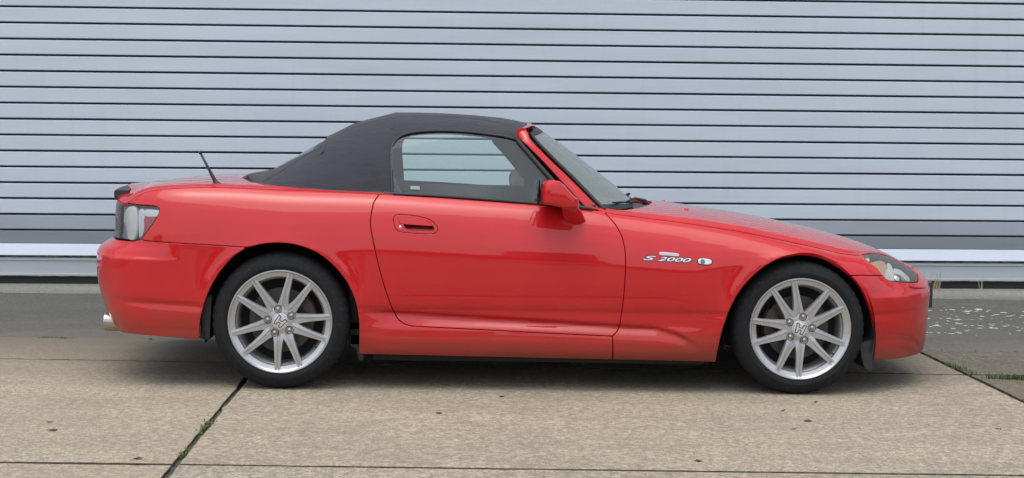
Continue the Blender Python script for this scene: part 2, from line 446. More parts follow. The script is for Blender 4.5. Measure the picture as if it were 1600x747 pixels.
def F_side(s, z):
    s = np.asarray(s, float); z = np.asarray(z, float)
    th = np.full(s.shape, pi/2); tr = np.interp(XJR-s, sR[::-1], thR[::-1]); tf = np.interp(s-XJF, sF[::-1], thF[::-1])
    R = s < XJR; Fm = s > XJF
    a = np.where(R, tr, np.where(Fm, tf, pi/2)); n_ = np.where(R, NR_, NF)
    cu = np.clip(np.cos(a), 0, 1)**(2/n_); sv = np.clip(np.sin(a), 0, 1)**(2/n_)
    x = np.where(R, XJR+(tipR(z)-XJR)*cu, np.where(Fm, XJF+(tipF(z)-XJF)*cu, s))
    o = off_side(x, z)
    y = YC-sv*(YC-o)
    return np.stack([x, y, z], -1)
SIDE = Skin(F_side, (SMIN, SMAX), (.10, 1.0), .008, .006)

# crest: the upper edge of the flanks
CREST_PX = [(197.6, 318), (215, 304.8), (233.8, 298), (260.5, 294.8), (300, 292.6), (333, 292), (368, 293), (437, 295.8), (487, 298), (540, 300), (594, 302.8), (700, 309.2), (850, 320.4), (936, 328.8), (960, 334), (1000, 339), (1040, 344), (1080, 349.5), (1120, 355.6), (1160, 361.6), (1207, 371.8), (1233.7, 377.5), (1260.5, 383), (1287, 389), (1310, 395), (1335, 398.2), (1361, 394.2), (1385, 398), (1404, 405.5), (1420, 414), (1434, 427)]
cr = [SIDE.hit(*p) for p in CREST_PX]; cr = [c for c in cr if c]
cr = [(SMIN, .838), (SMIN+.5, .838)]+[c for c in cr if c[0] > SMIN+.5]+[(SMAX-.45, .512), (SMAX, .495)]
CREST = sinterp(cr, .016)
def crest_pts(s0, s1, st=.02):
    n = max(2, int(abs(s1-s0)/st)); return [(float(s), float(CREST(s))) for s in np.linspace(s0, s1, n)]
def shit(px, py): return SIDE.hit(px, py)

DOOR_R = [(592.5, 303.5), (586, 313), (583, 320), (578.9, 342.5), (580, 360), (583, 376), (592, 417), (603, 455), (612, 480), (618, 492), (623.5, 500), (631, 505.5)]
DOOR_B = [(631, 505.5), (640, 508.5), (655, 510.3), (747, 515), (860, 521), (957, 525.4)]
DOOR_F = [(957, 525.4), (966.7, 513), (970, 497), (974, 470), (977, 432), (977.6, 412), (977, 395), (975, 382), (971, 368), (961, 350), (944, 331), (940, 328)]
ARCH_R = [(385, 386.5), (360, 405.5), (337, 435), (321, 468.5), (313, 500.6), (311, 531)]
ARCH_R2 = [(385, 386.5), (413, 381), (438, 379.6), (466, 383.5), (494, 394.5), (518, 412), (539, 436.6), (553, 464), (559.5, 492), (561, 517), (560.5, 553.5)]
ARCH_F = [(1118.5, 566), (1122, 545), (1131, 509), (1150, 464), (1176, 432), (1206, 409.5), (1236, 398.5), (1262, 395.8), (1289, 401.5), (1315, 417), (1326, 427), (1330, 430.5)]
ARCH_F2 = [(1330, 430.5), (1337.5, 439), (1354, 467.5), (1365, 501), (1368, 527.5), (1364.5, 563)]
SPLIT_R = [(221, 373.6), (227, 376), (262, 379), (300, 381.4), (345, 384), (385, 386.5)]
TAIL_T = [(177.8, 322), (182, 319.6), (197, 318.8), (209.6, 319.3), (237.5, 321.4), (245, 323)]
TAIL_E = [(245, 323), (248.8, 326.5), (248.8, 331), (242.7, 343), (230.5, 360.5), (221, 373.6)]
HL_L = [(1339.5, 394.5), (1345, 399), (1355.5, 407), (1371.6, 420), (1379.6, 430), (1384, 434.5)]
HL_B = [(1384, 434.5), (1390, 438.3), (1403.7, 440.3), (1425, 441.4), (1434, 440.5)]
def cv(p, **k): return SIDE.curve(p, **k)
door_r, door_b, door_f = cv(DOOR_R), cv(DOOR_B), cv(DOOR_F)
sA, sB = door_r[0][0], door_f[-1][0]
door_poly = door_r+door_b[1:]+door_f[1:]+crest_pts(sB, sA)[1:-1]

HANDLE_O = [(615, 345), (616, 338.6), (622, 335.4), (632, 335.7), (646.9, 337.4), (660, 339.7), (671, 343.4), (679, 349), (684, 355.8), (682, 361.8), (675.6, 365.3), (657, 365), (640, 363.8), (630, 362.8), (622, 360.5), (617.4, 354.5)]
FLAP = [(622.8, 340.6), (624.8, 339), (633.5, 339.4), (657, 342.4), (667, 345), (673.6, 350.4), (674, 353), (653.5, 351.8), (629.5, 350), (624, 348.6)]
POCKET = [(631.4, 350.4), (640, 350.8), (653.5, 352), (674.5, 353.2), (677.6, 355.4), (676.3, 360.8), (660, 361.2), (646.9, 361), (637.5, 359), (632.8, 355.4)]
def closed(skin, pts, n=3):
    h = [skin.hit(*p) for p in pts]; q = h[-1:]+h+h[:2]; s = spline(q, n); return s[n:-n]
h_out, h_flap, h_pock = closed(SIDE, HANDLE_O), closed(SIDE, FLAP), closed(SIDE, POCKET)
SMALL = dict(rnd=.001, gap=.0006)
door_n = patch(SIDE, door_poly, [h_out])
door = empty('door', (0, 0, 0), CAR)
def both(name, pc, m, label=None, parent=CAR):
    a = put(name, pc, m, parent, label); b = put(name, mirror(pc), m, parent); return a, b
def door_side(mir):
    g = (lambda p: mirror(p)) if mir else (lambda p: p)
    d = put('door', g(door_n), PAINT)
    pcH = patch(SIDE, h_out, [h_flap, h_pock], .006, .0010, .022, 0, rnd=.0012)
    hb = put('handle_surround', g(pcH), PAINT, d)
    fl = patch(SIDE, h_flap, (), .006, .0006, .010, -.0012, rnd=.0015)
    put('door_handle', g(fl), PAINT, d)
    zt_ = max(q_[1] for q_ in h_pock); pk = patch(SIDE, [(a, b) for a, b in inset(poly_clean(h_pock) if area(poly_clean(h_pock)) > 0 else poly_clean(h_pock)[::-1], -.006)], (), .006, 0, 0, off_fn=lambda a, b: np.clip(.016+(b-zt_+.034)*1.1, .014, .06))
    put('handle_recess', g(pk), PAINT, d)
    return d
bpy.data.objects.remove(door)
DOOR = door_side(False); DOOR2 = door_side(True)
# lock barrel
c = Vector(F_side(*[np.array([v]) for v in shit(625.4, 355.2)])[0])
bm = bmesh.new(); lathe(bm, [(0.0001, -.0035), (.006, -.0035), (.0075, -.002), (.0078, .004)], 20)
o = bm_obj('door_lock', bm, CHROME, DOOR); o.location = c

# rear quarter with its sill
arch_r2 = cv(ARCH_R2)
p_b0, p_b1 = shit(560.5, 553.5), shit(956.5, 562.5)
sill_line = [(p_b0[0]+(p_b1[0]-p_b0[0])*k/20, p_b0[1]+(p_b1[1]-p_b0[1])*k/20) for k in range(21)]
tail_e = cv(TAIL_E); split_r = cv(SPLIT_R)
s_tail = cv(TAIL_T)[-1][0]
# the flank's rear top runs down to the lamp along the crest
q_poly = arch_r2+sill_line[1:]+[door_b[-1]]+door_b[::-1][1:]+door_r[::-1][1:]+crest_pts(sA, cr[2][0])[1:]+cv(TAIL_T[3:])+tail_e[1:]+split_r[1:-1]
quarter = patch(SIDE, q_poly)
both('rear_quarter_panel', quarter, PAINT)

# front fender and its strip of sill
arch_f = cv(ARCH_F)
pf0, pf1 = shit(957.5, 562.6), shit(1118.5, 566)
fsplit = cv([(1330, 430.5), (1345, 430), (1379.6, 430.3)], smooth=False)
hl_l = cv(HL_L); hl_b = cv(HL_B); s_h = hl_l[0][0]
hl_up = [p for p in hl_l if p[1] >= fsplit[-1][1]]
f_poly = [door_b[-1], pf0, pf1]+arch_f[1:]+fsplit[1:]+hl_up[::-1]+crest_pts(s_h, sB)[0:]+door_f[::-1][1:-1]
fender = patch(SIDE, f_poly)
# headlamp
s_he = cv([(1434, 429)])[0][0] if shit(1434, 429) else s_h+.3
hl_poly = hl_l+hl_b[1:]+[(s_he+.012, hl_b[-1][1]+.03)]+crest_pts(s_he+.008, s_h)
# front bumper
keepF = lambda p: p[0] > SMAX-1e-3
keepR = lambda p: p[0] < SMIN+1e-3
hl_dn = [p for p in hl_l if p[1] < fsplit[-1][1]]
f_bot = cv([(1364.5, 563), (1393, 562), (1415, 559), (1434, 553.5)])
fb_poly = cv(ARCH_F2)+f_bot[1:]+[('x')][:0]+[(SMAX-.30, .165), (SMAX, .16), (SMAX, float(CREST(SMAX)))]+crest_pts(SMAX, s_he+.008)[1:]+[(s_he+.012, hl_b[-1][1]+.03)]+hl_b[::-1]+hl_dn[::-1]+[fsplit[-1]]+fsplit[::-1][1:]
fb = patch(SIDE, fb_poly, keep=keepF)
put('front_bumper', join(fb, mirror(fb)), PAINT)
# rear bumper
r_bot = cv([(190, 519.5), (210.7, 522.5), (247, 525.7), (311, 531)], smooth=False)
zb = float(np.mean([.655, .66]))
rb_poly = cv(ARCH_R)[1:]+r_bot[::-1][1:]+[(SMIN+.5, .235), (SMIN, .25), (SMIN, .664)]+[(SMIN+.45, .664), (s_tail-.40, .662)]+cv([(209.6, 376.8), (221, 373.6)], smooth=False)+split_r[1:]
rb = patch(SIDE, rb_poly, keep=keepR)
put('rear_bumper', join(rb, mirror(rb)), PAINT)
# tail lamp and tail panel between the lamps
tl_bot = cv([(221, 373.6), (215, 375), (209.6, 376.3)], smooth=False)
TS0 = SMIN+.42
tl_poly = tail_e+tl_bot[1:]+[(TS0+.05, .668), (TS0, .69), (TS0, .83)]+[p for p in crest_pts(TS0, cr[2][0])]+cv(TAIL_T[3:])[:-1]
tl = patch(SIDE, tl_poly, step=.009, gap=.002, rim=.02)
tp = patch(SIDE, [(SMIN, .668), (TS0, .668), (TS0, .835), (SMIN, .835)], keep=keepR)
put('tail_panel', join(tp, mirror(tp)), PAINT)

# ------------------------------------------------------------------ bonnet, boot lid and the shoulders beside them
ZM = sinterp([(-.93, .835), (-.915, .86), (-.90, .885), (-.88, .898), (-.816, .903), (-.729, .916), (-.54, .940), (-.41, .946), (-.28, .948), (0, .95), (.4, .948), (1.4, .90), (1.6, .872), (1.79, .854), (1.90, .846), (2.145, .816), (2.39, .780), (2.64, .730), (2.80, .690), (2.88, .665), (2.98, .624), (3.05, .588), (3.11, .548), (3.16, .515), (3.2, .49), (3.4, .47)], .016)
_s = np.linspace(SMIN, SMAX, 3000); _c = F_side(_s, CREST(_s))
_i = np.argsort(_c[:, 0]); _cx, _cy, _cz = _c[_i, 0], _c[_i, 1], _c[_i, 2]
BANDH = sinterp([(-2, .012), (-.7, .020), (-.55, .014), (0, .010), (.4, .006), (1.3, .006), (1.5, .014), (1.7, .018), (2.1, .021), (2.4, .019), (2.62, .016), (2.80, .004), (4, .003)], .04)
def F_top(x, t):
    """t: 0 at the crest, 1 on the centre line"""
    x = np.asarray(x, float); t = np.asarray(t, float)
    xx = np.clip(x, _cx[0], _cx[-1]); yc = np.interp(xx, _cx, _cy); zc = np.interp(xx, _cx, _cz)
    zm = np.maximum(ZM(x), zc+.0005); bh = np.minimum(BANDH(x), (zm-zc)*.7); bt = .045
    up1 = np.clip(t/bt, 0, 1); up1 = up1*up1*(3-2*up1)
    u = np.clip((t-bt*.5)/(1-bt*.5), 0, 1); cr_ = 1-(1-u)**2.3
    z = zc+bh*up1+(zm-zc-bh)*cr_
    return np.stack([x, yc+(YC-yc)*t, z], -1)
x_lo, x_hi = float(_cx[0])+.004, float(_cx[-1])-.004
TOPS = Skin(F_top, (x_lo, x_hi), (0., 1.), .01, .01)
class TopWide:                                     # rescale t to metres for meshing
    def __init__(s): s.F = lambda a, b: F_top(a, np.asarray(b)/.75)
    nrm = lambda s, a, b, e=1e-3: Skin.nrm(s, np.asarray(a), np.asarray(b), e)
TW = TopWide(); T1 = .75
BT = .046*T1
def tp_line(x0, x1, t, st=.03):
    n = max(2, int(abs(x1-x0)/st)); return [(x, t) for x in np.linspace(x0, x1, n)]
keepT = lambda p: p[1] > T1-1e-3
def wv(px, py): return TOPS.hit(px, py)
# bonnet: rear edge follows the foot of the windscreen
XC0 = 1.50
hood_poly = tp_line(1.535, 2.86, BT)+[(2.92, .10*T1), (2.985, .25*T1), (3.04, .5*T1), (3.075, .8*T1), (3.08, T1)]+[(1.80, T1)]+[(1.795, .9*T1), (1.775, .75*T1), (1.735, .5*T1), (1.66, .25*T1), (1.585, .09*T1)]
hood = patch(TW, hood_poly, keep=keepT, step=.014)
put('bonnet', join(hood, mirror(hood)), PAINT)
# shoulder strips that belong to the fenders, and the nose panel in front of the bonnet
fs_poly = tp_line(1.45, 2.86, 0)+tp_line(2.86, 1.47, BT)
fsh = patch(TW, [(1.45, 0)]+tp_line(1.45, 2.86, 0)[1:]+tp_line(2.86, 1.46, BT), step=.012, gap=.0004, rnd=.0008, rim=.012)
keepFF = keepT
fpc = join(fender, fsh); both('front_fender', fpc, PAINT)
nose_poly = [(2.865, 0), (2.865, BT)]+[(2.92, .10*T1), (2.985, .25*T1), (3.04, .5*T1), (3.075, .8*T1), (3.08, T1)]+[(x_hi-.002, T1), (x_hi-.002, 0)]+tp_line(x_hi-.002, 2.865, 0)[1:-1]
nose = patch(TW, nose_poly, keep=keepT, step=.012, gap=.0012, rnd=.001)
put('nose_panel', join(nose, mirror(nose)), PAINT)
# boot lid and the deck round it
lid_poly = tp_line(-.84, -.43, BT*1.3)+[(-.385, .10*T1), (-.36, .16*T1), (-.345, .3*T1), (-.34, .6*T1), (-.34, T1), (-.86, T1), (-.86, .5*T1)]
lid = patch(TW, lid_poly, keep=keepT, step=.014)
put('boot_lid', join(lid, mirror(lid)), PAINT)
dk_poly = tp_line(x_lo+.002, .5, 0)+[(.5, .18*T1), (-.1, .3*T1), (-.16, .5*T1), (-.2, .8*T1), (-.2, T1)]+[(-.34, T1), (-.34, .6*T1), (-.345, .3*T1), (-.36, .16*T1), (-.385, .10*T1)]+tp_line(-.43, -.84, BT*1.3)+[(-.86, .5*T1), (-.86, T1), (x_lo+.002, T1)]
dk = patch(TW, dk_poly, keep=keepT, step=.013, gap=.0006, rnd=.001)
put('rear_deck', join(dk, mirror(dk)), PAINT)
# lip spoiler in black along the rear of the lid
bm = bmesh.new(); secs = []
for k in range(13):
    y = YC+(k/12-.5)*1.04; b = abs(k/12-.5)*2; xo = .035*b*b; zo = -.008*b*b
    zt = .882
    pr = [(-.800, .012), (-.840, .014), (-.862, .013), (-.868, .005), (-.866, -.022), (-.838, -.050)]
    secs.append([bm.verts.new((x+xo, y, zt+z+zo)) for x, z in pr])
for A, B in zip(secs, secs[1:]):
    for i in range(6): bm.faces.new((A[i], A[(i+1) % 6], B[(i+1) % 6], B[i]))
bm.faces.new(secs[0][::-1]); bm.faces.new(secs[-1])
bmesh.ops.recalc_face_normals(bm, faces=bm.faces)
bm_obj('rear_spoiler', bm, PLASTIC, CAR, 50)

# ------------------------------------------------------------------ soft top
ZCR = sinterp([(-.30, .935), (-.256, .962), (-.20, .972), (-.126, .990), (-.08, 1.012), (.03, 1.078), (.137, 1.142), (.152, 1.152), (.163, 1.168), (.276, 1.228), (.38, 1.258), (.482, 1.2845), (.60, 1.287), (.743, 1.285), (.88, 1.279), (1.016, 1.268), (1.10, 1.254), (1.142, 1.243), (1.25, 1.22)], .006, -.6, 1.6)
def yg(z): return .108+(z-.87)*.42                   # lean of the side glass
Z0 = .80
def F_roof(x, v):
    x = np.asarray(x, float); v = np.asarray(v, float); ph = np.clip(v, 0, 1)*pi/2
    zc = ZCR(x); m_ = 3.4
    sn = np.clip(np.sin(ph), 0, 1)**(2/m_); cs = np.clip(np.cos(ph), 0, 1)**(2/m_)
    z = Z0+(zc-Z0)*sn
    hw = YC-yg(z)-.004
    pl = np.clip((x+.285)/.33, 0, 1); pl = (1-(1-pl)**2.4)**(1/2.4)
    pl = .25+.75*pl
    return np.stack([x, YC-hw*cs*pl, z], -1)
ROOF = Skin(F_roof, (-.285, 1.18), (0., 1.), .006, .006)
class RoofWide:
    def __init__(s): s.F = lambda a, b: F_roof(a, np.asarray(b)/.9)
    nrm = lambda s, a, b, e=1e-3: Skin.nrm(s, np.asarray(a), np.asarray(b), e)
RW = RoofWide(); R1 = .9
def rc(pts, n=4):
    h = [ROOF.hit(*p) for p in pts]; miss = [p for p, q in zip(pts, h) if q is None]
    if miss: print('roof miss', miss)
    return [(a, b*R1) for a, b in spline([q for q in h if q], n)]
SEAL = [(388, 275), (392, 280), (401, 286), (416, 289.2), (433.6, 291.6), (487, 296.6), (540.7, 299.6), (594, 301.6), (612, 303.4)]
WIN_O = [(612.6, 303.4), (612, 280), (611.4, 238), (615.6, 223), (630, 211), (660, 205.6), (700.5, 204.6), (740.7, 207.2), (785, 213), (807.7, 218.4)]
seal = rc(SEAL); wino = rc(WIN_O)
fr = rc([(807.7, 218.4), (808.6, 211), (809.5, 206)])
keepRf = lambda p: p[1] > R1-1e-3
roof_poly = [(-.275, .30*R1)]+seal+wino[1:]+fr[1:]+[(1.115, .52*R1), (1.138, .70*R1), (1.146, R1), (-.279, R1)]
# rear window opening
roofp = patch(RW, roof_poly, keep=keepRf, step=.013, gap=.0, rim=.012, rnd=.003)
lin = patch(RW, roof_poly, keep=keepRf, step=.022, gap=.002, rim=0, off=.022)
lin[1] = [tuple(f)[::-1] for f in lin[1]]; lin[2] = -lin[2]
ST = put('soft_top', join(roofp, mirror(roofp)), FABRIC)
put('headlining', join(lin, mirror(lin)), INT, ST)
def ribbon(skin, line, w_, h_, scale, name, m, parent, mir=True):
    """raised cord following a line on a skin"""
    out = []
    P = np.array(line); t = np.gradient(P, axis=0); t /= np.maximum(np.linalg.norm(t, axis=1, keepdims=True), 1e-9); nn = np.stack([-t[:, 1], t[:, 0]], 1)
    secs = []
    pr = [(-1, -.3), (-.85, .5), (-.4, .95), (.4, .95), (.85, .5), (1, -.3)]
    for a_, b_ in pr:
        Q = P+nn*w_*a_; pos = skin.F(Q[:, 0], Q[:, 1]); nr = skin.nrm(P[:, 0], P[:, 1]); secs.append(pos+nr*h_*b_)
    n = len(P); v = np.vstack(secs); f = []
    for j in range(len(pr)-1):
        for i in range(n-1): f.append((j*n+i, j*n+i+1, (j+1)*n+i+1, (j+1)*n+i))
    def mk(v_):
        o = mesh_obj(name, v_, f, m, parent); return o
    mk(v)
    if mir:
        v2 = v.copy(); v2[:, 1] = 2*YC-v2[:, 1]; o = mesh_obj(name, v2, [q[::-1] for q in f], m, parent)
ribbon(RW, wino, .0075, .006, 1, 'window_seal', RUBBER, ST)
ribbon(RW, [(-.275, R1), (-.275, .5*R1), (-.275, .30*R1)]+seal, .005, .005, 1, 'hood_seal', RUBBER, ST)
seam = rc([(411, 284), (430, 273), (450, 261), (480, 241.5), (512, 221.5)])
ribbon(RW, seam, .004, .0022, 1, 'seam', FABRIC, ST)
seam = rc([(524, 213.5), (560, 197.5), (590, 188.5), (622, 182.5), (680, 181.5), (740, 185.5), (800, 197)])
ribbon(RW, seam, .0025, .0014, 1, 'seam', FABRIC, ST)
bow = [(.482-.0, v) for v in np.linspace(.52*R1, R1, 14)]
ribbon(RW, bow, .010, .0015, 1, 'seam', FABRIC, ST)
flapl = [(.155, v) for v in np.linspace(.46*R1, R1, 14)]
ribbon(RW, flapl, .012, .005, 1, 'rear_window_flap', FABRIC, ST)
rwp = [(-.09, .72*R1), (.10, .66*R1), (.11, R1-.002), (-.09, R1-.002)]
rw = patch(RW, rwp, step=.02, gap=0, rim=.003, off=-.002, keep=keepRf); put('rear_window', join(rw, mirror(rw)), GLASS, ST)

# ------------------------------------------------------------------ side windows
class Green:
    def __init__(s): s.F = lambda a, b: np.stack([np.asarray(a, float), yg(np.asarray(b, float))+.002, np.asarray(b, float)], -1)
    nrm = lambda s, a, b, e=1e-3: Skin.nrm(s, np.asarray(a), np.asarray(b), e)
GR = Green()
GSK = Skin(GR.F, (.3, 1.6), (.80, 1.3), .02, .02)
def gc(pts, n=4): return spline([GSK.hit(*p) for p in pts], n)
glass_poly = gc([(613, 304.5), (612, 280), (612, 240), (616, 225), (632, 213), (664, 208), (702, 207), (741, 209.6), (785, 215.4), (809, 221)])+gc([(809, 221), (835, 250), (862, 280.5), (884, 304), (893, 314)])[1:]+gc([(893, 322), (845, 321), (760, 314), (690, 310), (613, 304.5)])[:-1]
gw = patch(GR, glass_poly, step=.03, gap=0, rim=.004, rnd=.001, off=.010)
GW = both('side_window', gw, GLASS)
# belt weatherstrip
ws = gc([(600, 302.3), (640, 304.0), (700, 307.2), (770, 312.2), (841, 318.2), (900, 323.6), (926, 326.4)])
ribbon(GR, ws, .0085, .008, 1, 'belt_weatherstrip', RUBBER, CAR)
# rubber along the pillar
ps = gc([(806, 214), (811, 221.5), (830, 243.5), (850, 266.5), (868, 286.5), (890, 308), (908, 325)])
ribbon(GR, ps, .0105, .007, 1, 'pillar_seal', RUBBER, CAR)
# price-ticket style sticker in the lower rear corner of the glass
sk = [GSK.hit(*p) for p in ((641, 289.5), (656, 290), (656, 296.2), (641, 295.6))]
st_ = patch(GR, sk, step=.02, gap=0, rim=0, off=.0055); put('window_sticker', st_, mat('sticker_pale', (.30, .34, .36), .6), GW[0], 'small pale sticker in the lower corner')
sk = [GSK.hit(*p) for p in ((645, 291.5), (653, 291.8), (653, 294.6), (645, 294.2))]
st_ = patch(GR, sk, step=.02, gap=0, rim=0, off=.0045); put('window_sticker', st_, mat('sticker_teal', (.18, .33, .36), .5), GW[0])

# ------------------------------------------------------------------ windscreen frame and windscreen
PL = [(809, 207), (812, 218), (824, 228.6), (850, 254.6), (876, 283.4), (895, 304), (915, 325.5)]
PR = [(820.5, 200.5), (825, 208), (831, 220), (858, 248), (886, 275), (909, 298), (938.5, 328)]
PL = spline(PL, 3); PR = spline(PR, 3)
n_ = len(PL); yL = np.linspace(.262, .108, n_); 
La = [at(p[0], p[1], y) for p, y in zip(PL, yL)]; Ra = [at(p[0], p[1], y+.012) for p, y in zip(PR, yL)]
def pillar(mir):
    bm = bmesh.new(); secs = []
    for a, b in zip(La, Ra):
        d = (b-a); out = Vector((0, -1, .35)).normalized()
        ins = Vector((0, 1, 0))
        pts = [a+ins*.030, a+ins*.008, a+d*.12-ins*.001, a+d*.5+out*.004, a+d*.86+ins*.000, b+ins*.006, b+ins*.040+Vector((-.01, 0, -.005))]
        if mir: pts = [Vector((p.x, 2*YC-p.y, p.z)) for p in pts]
        secs.append([bm.verts.new(p) for p in pts])
    for A, B in zip(secs, secs[1:]):
        for i in range(7):
            bm.faces.new((A[i], A[(i+1) % 7], B[(i+1) % 7], B[i]))
    bm.faces.new(secs[0][::-1]); bm.faces.new(secs[-1])
    bmesh.ops.recalc_face_normals(bm, faces=bm.faces)
    return bm_obj('windscreen_pillar', bm, PAINT, CAR, 50)
pillar(False); pillar(True)
# header rail between the pillars
bm = bmesh.new(); secs = []
hn = at(815, 203, .262); hc0 = at(822, 193.3, YC); hc1 = at(831, 195.2, YC)
for k in range(25):
    u = k/24*2-1; e = abs(u)**2.2
    y = YC+u*(YC-.262)
    z = hc0.z+(hn.z-hc0.z)*e+.0; x = hc0.x+(La[0].x-hc0.x)*e
    xf = hc1.x+(Ra[0].x-hc1.x)*e; zf = hc1.z+(Ra[0].z-hc1.z)*e
    secs.append([bm.verts.new(p) for p in ((x-.008, y, z-.004), (x+.01, y, z+.004), ((x+xf)/2+.005, y, (z+zf)/2+.006), (xf, y, zf), (xf-.004, y, zf-.018), (x-.008, y, z-.035))])
for A, B in zip(secs, secs[1:]):
    for i in range(6): bm.faces.new((A[i], A[(i+1) % 6], B[(i+1) % 6], B[i]))
bm.faces.new(secs[0][::-1]); bm.faces.new(secs[-1]); bmesh.ops.recalc_face_normals(bm, faces=bm.faces)
bm_obj('windscreen_header', bm, PAINT, CAR, 50)
# the glass: t across (0 near pillar .. 1 centre), v up the slope (1 top)
CM = [(984, 318), (980, 308), (974.6, 303.2), (960, 290), (930.5, 267), (898, 242), (864, 217), (832, 196.5)]
CM = spline(CM, 4); CMv = np.linspace(0, 1, len(CM)); CP = np.array([at(p[0], p[1], YC) for p in CM])
NP = [(943, 329.5), (930, 318), (912, 300), (889, 276), (861, 248.5), (835, 221), (828, 208)]
NP = spline(NP, 4); NPv = np.linspace(0, 1, len(NP)); NPp = np.array([at(p[0], p[1], .125+.15*v) for p, v in zip(NP, NPv)])
def F_ws(v, t):
    v = np.clip(np.asarray(v, float), 0, 1); t = np.clip(np.asarray(t, float), 0, 1.0)
    a = np.stack([np.interp(v, NPv, NPp[:, i]) for i in range(3)], -1); c = np.stack([np.interp(v, CMv, CP[:, i]) for i in range(3)], -1)
    e = 1-(1-t)**2.6; y = a[:, 1]+(c[:, 1]-a[:, 1])*t
    q = a+(c-a)*e[:, None]; q[:, 1] = y; return q
class WS: pass
WSK = WS(); WSK.F = lambda a, b: F_ws(np.asarray(a)/.65, np.asarray(b)/.75); WSK.nrm = lambda a, b, e=4e-3: Skin.nrm(WSK, np.clip(np.asarray(a), .01, .64), np.clip(np.asarray(b), .006, .745), e)
keepW = lambda p: p[1] > .75-1e-3
wsp = patch(WSK, [(.004, .004), (.646, .004), (.646, .75), (.004, .75)], step=.03, gap=0, rim=0, keep=keepW, sgn=-1)
WSO = put('windscreen', join(wsp, mirror(wsp)), SCREEN)
fr_ = [patch(WSK, [(.004, .0), (.646, .0), (.646, .045), (.004, .030)], step=.02, gap=0, rim=0, off=-.002, sgn=-1), patch(WSK, [(.60, .03), (.648, .03), (.648, .75), (.615, .75)], step=.03, gap=0, rim=0, off=-.002, sgn=-1, keep=keepW), patch(WSK, [(.0, .02), (.09, .03), (.055, .3), (.05, .75), (.0, .75)], step=.03, gap=0, rim=0, off=-.002, sgn=-1, keep=keepW)]
put('windscreen_side_band', fr_[0], RUBBER, WSO); put('windscreen_side_band', mirror(fr_[0]), RUBBER, WSO)
for q in fr_[1:]: put('windscreen_surround', join(q, mirror(q)), RUBBER, WSO)
# outer rubber moulding beside the pillar
sgW = -1
bm = bmesh.new(); tube(bm, [tuple(F_ws(np.array([v]), np.array([.012]))[0]+np.array([.004, -.004, .003])) for v in np.linspace(.01, .99, 24)], .0075, 8)
bm_obj('windscreen_moulding', bm, RUBBER, CAR)
bm = bmesh.new(); tube(bm, [(p[0], 2*YC-p[1], p[2]) for p in [tuple(F_ws(np.array([v]), np.array([.012]))[0]+np.array([.004, -.004, .003])) for v in np.linspace(.01, .99, 24)]], .0075, 8)
bm_obj('windscreen_moulding', bm, RUBBER, CAR)
def trim(mir, w_):
    bm = bmesh.new(); A = []; B = []; A2 = []; B2 = []
    for i, (a, b) in enumerate(zip(La, Ra)):
        u = i/(len(La)-1); p = a+Vector((.012-(.10+.05*u if mir else 0), .045, -.004-(.01 if mir else 0))); q = p+Vector((w_*(.75+.45*u), .10, w_*.02))
        for L_, r_ in ((A, p), (B, q), (A2, p+Vector((0, .012, -.01))), (B2, q+Vector((0, .012, -.01)))):
            r_ = Vector((r_.x, 2*YC-r_.y, r_.z)) if mir else r_; L_.append(bm.verts.new(r_))
    for i in range(len(A)-1):
        for P_, Q_ in ((A, B), (B, B2), (B2, A2), (A2, A)): bm.faces.new((P_[i], P_[i+1], Q_[i+1], Q_[i]))
    bmesh.ops.recalc_face_normals(bm, faces=bm.faces); bm_obj('pillar_trim', bm, INT, CAR, 40)
trim(False, .03); trim(True, .26)
# cowl and wipers
bm = bmesh.new(); G = []
for k in range(31):
    u = k/30*2-1; a = abs(u); y = YC+u*.70
    xb = 1.80-.245*a**2.4; zz = .845-.012*a**2
    G.append([bm.verts.new(p) for p in ((xb-.20, y, zz+.005), (xb-.12, y, zz-.016), (xb-.04, y, zz-.012), (xb+.03, y, zz-.012))])
for A, B in zip(G, G[1:]):
    for i in range(3): bm.faces.new((A[i], B[i], B[i+1], A[i+1]))
bm_obj('cowl', bm, PLASTIC, CAR)
def wiper(name, base, mid, tip0, tip1):
    bm = bmesh.new(); tube(bm, [base, (base[0]+.0, base[1], base[2]+.025)], .012, 12)
    tube(bm, [(base[0], base[1], base[2]+.022), mid, ((tip0[0]+tip1[0])/2, (tip0[1]+tip1[1])/2, (tip0[2]+tip1[2])/2)], [.009, .006, .004], 8)
    o = bm_obj('wiper', bm, PLASTIC, CAR)
    bm = bmesh.new(); tube(bm, [tip0, [(tip0[i]+tip1[i])/2 for i in range(3)], tip1], [.0045, .0065, .0045], 6)
    bm_obj('wiper_blade', bm, RUBBER, o); return o
def wpt(v, t, h=.014):
    p = F_ws(np.array([v]), np.array([abs(t)]))[0]; y = p[1] if t >= 0 else 2*YC-p[1]; return (p[0]+h*.6, y, p[2]+h)
wiper('wiper', (1.752, YC-.12, .84), wpt(.055, .55, .03), wpt(.10, .13), wpt(.03, .62))
wiper('wiper', (1.735, YC+.50, .84), wpt(.06, -.85, .03), wpt(.06, .98), wpt(.035, -.5))
# washer jet on the bonnet
h = TOPS.hit(1072.5, 327.5); p = Vector(F_top(np.array([h[0]]), np.array([h[1]]))[0]) if h else at(1072, 326, .6)
bm = bmesh.new(); lathe(bm, [(.0001, .009), (.006, .008), (.010, .004), (.012, 0), (.012, -.006)], 14)
o = bm_obj('washer_jet', bm, PAINT, CAR); o.rotation_euler = (pi/2, 0, 0); o.location = p
o = o.copy(); COL.objects.link(o); o.location = (p.x, 2*YC-p.y, p.z)

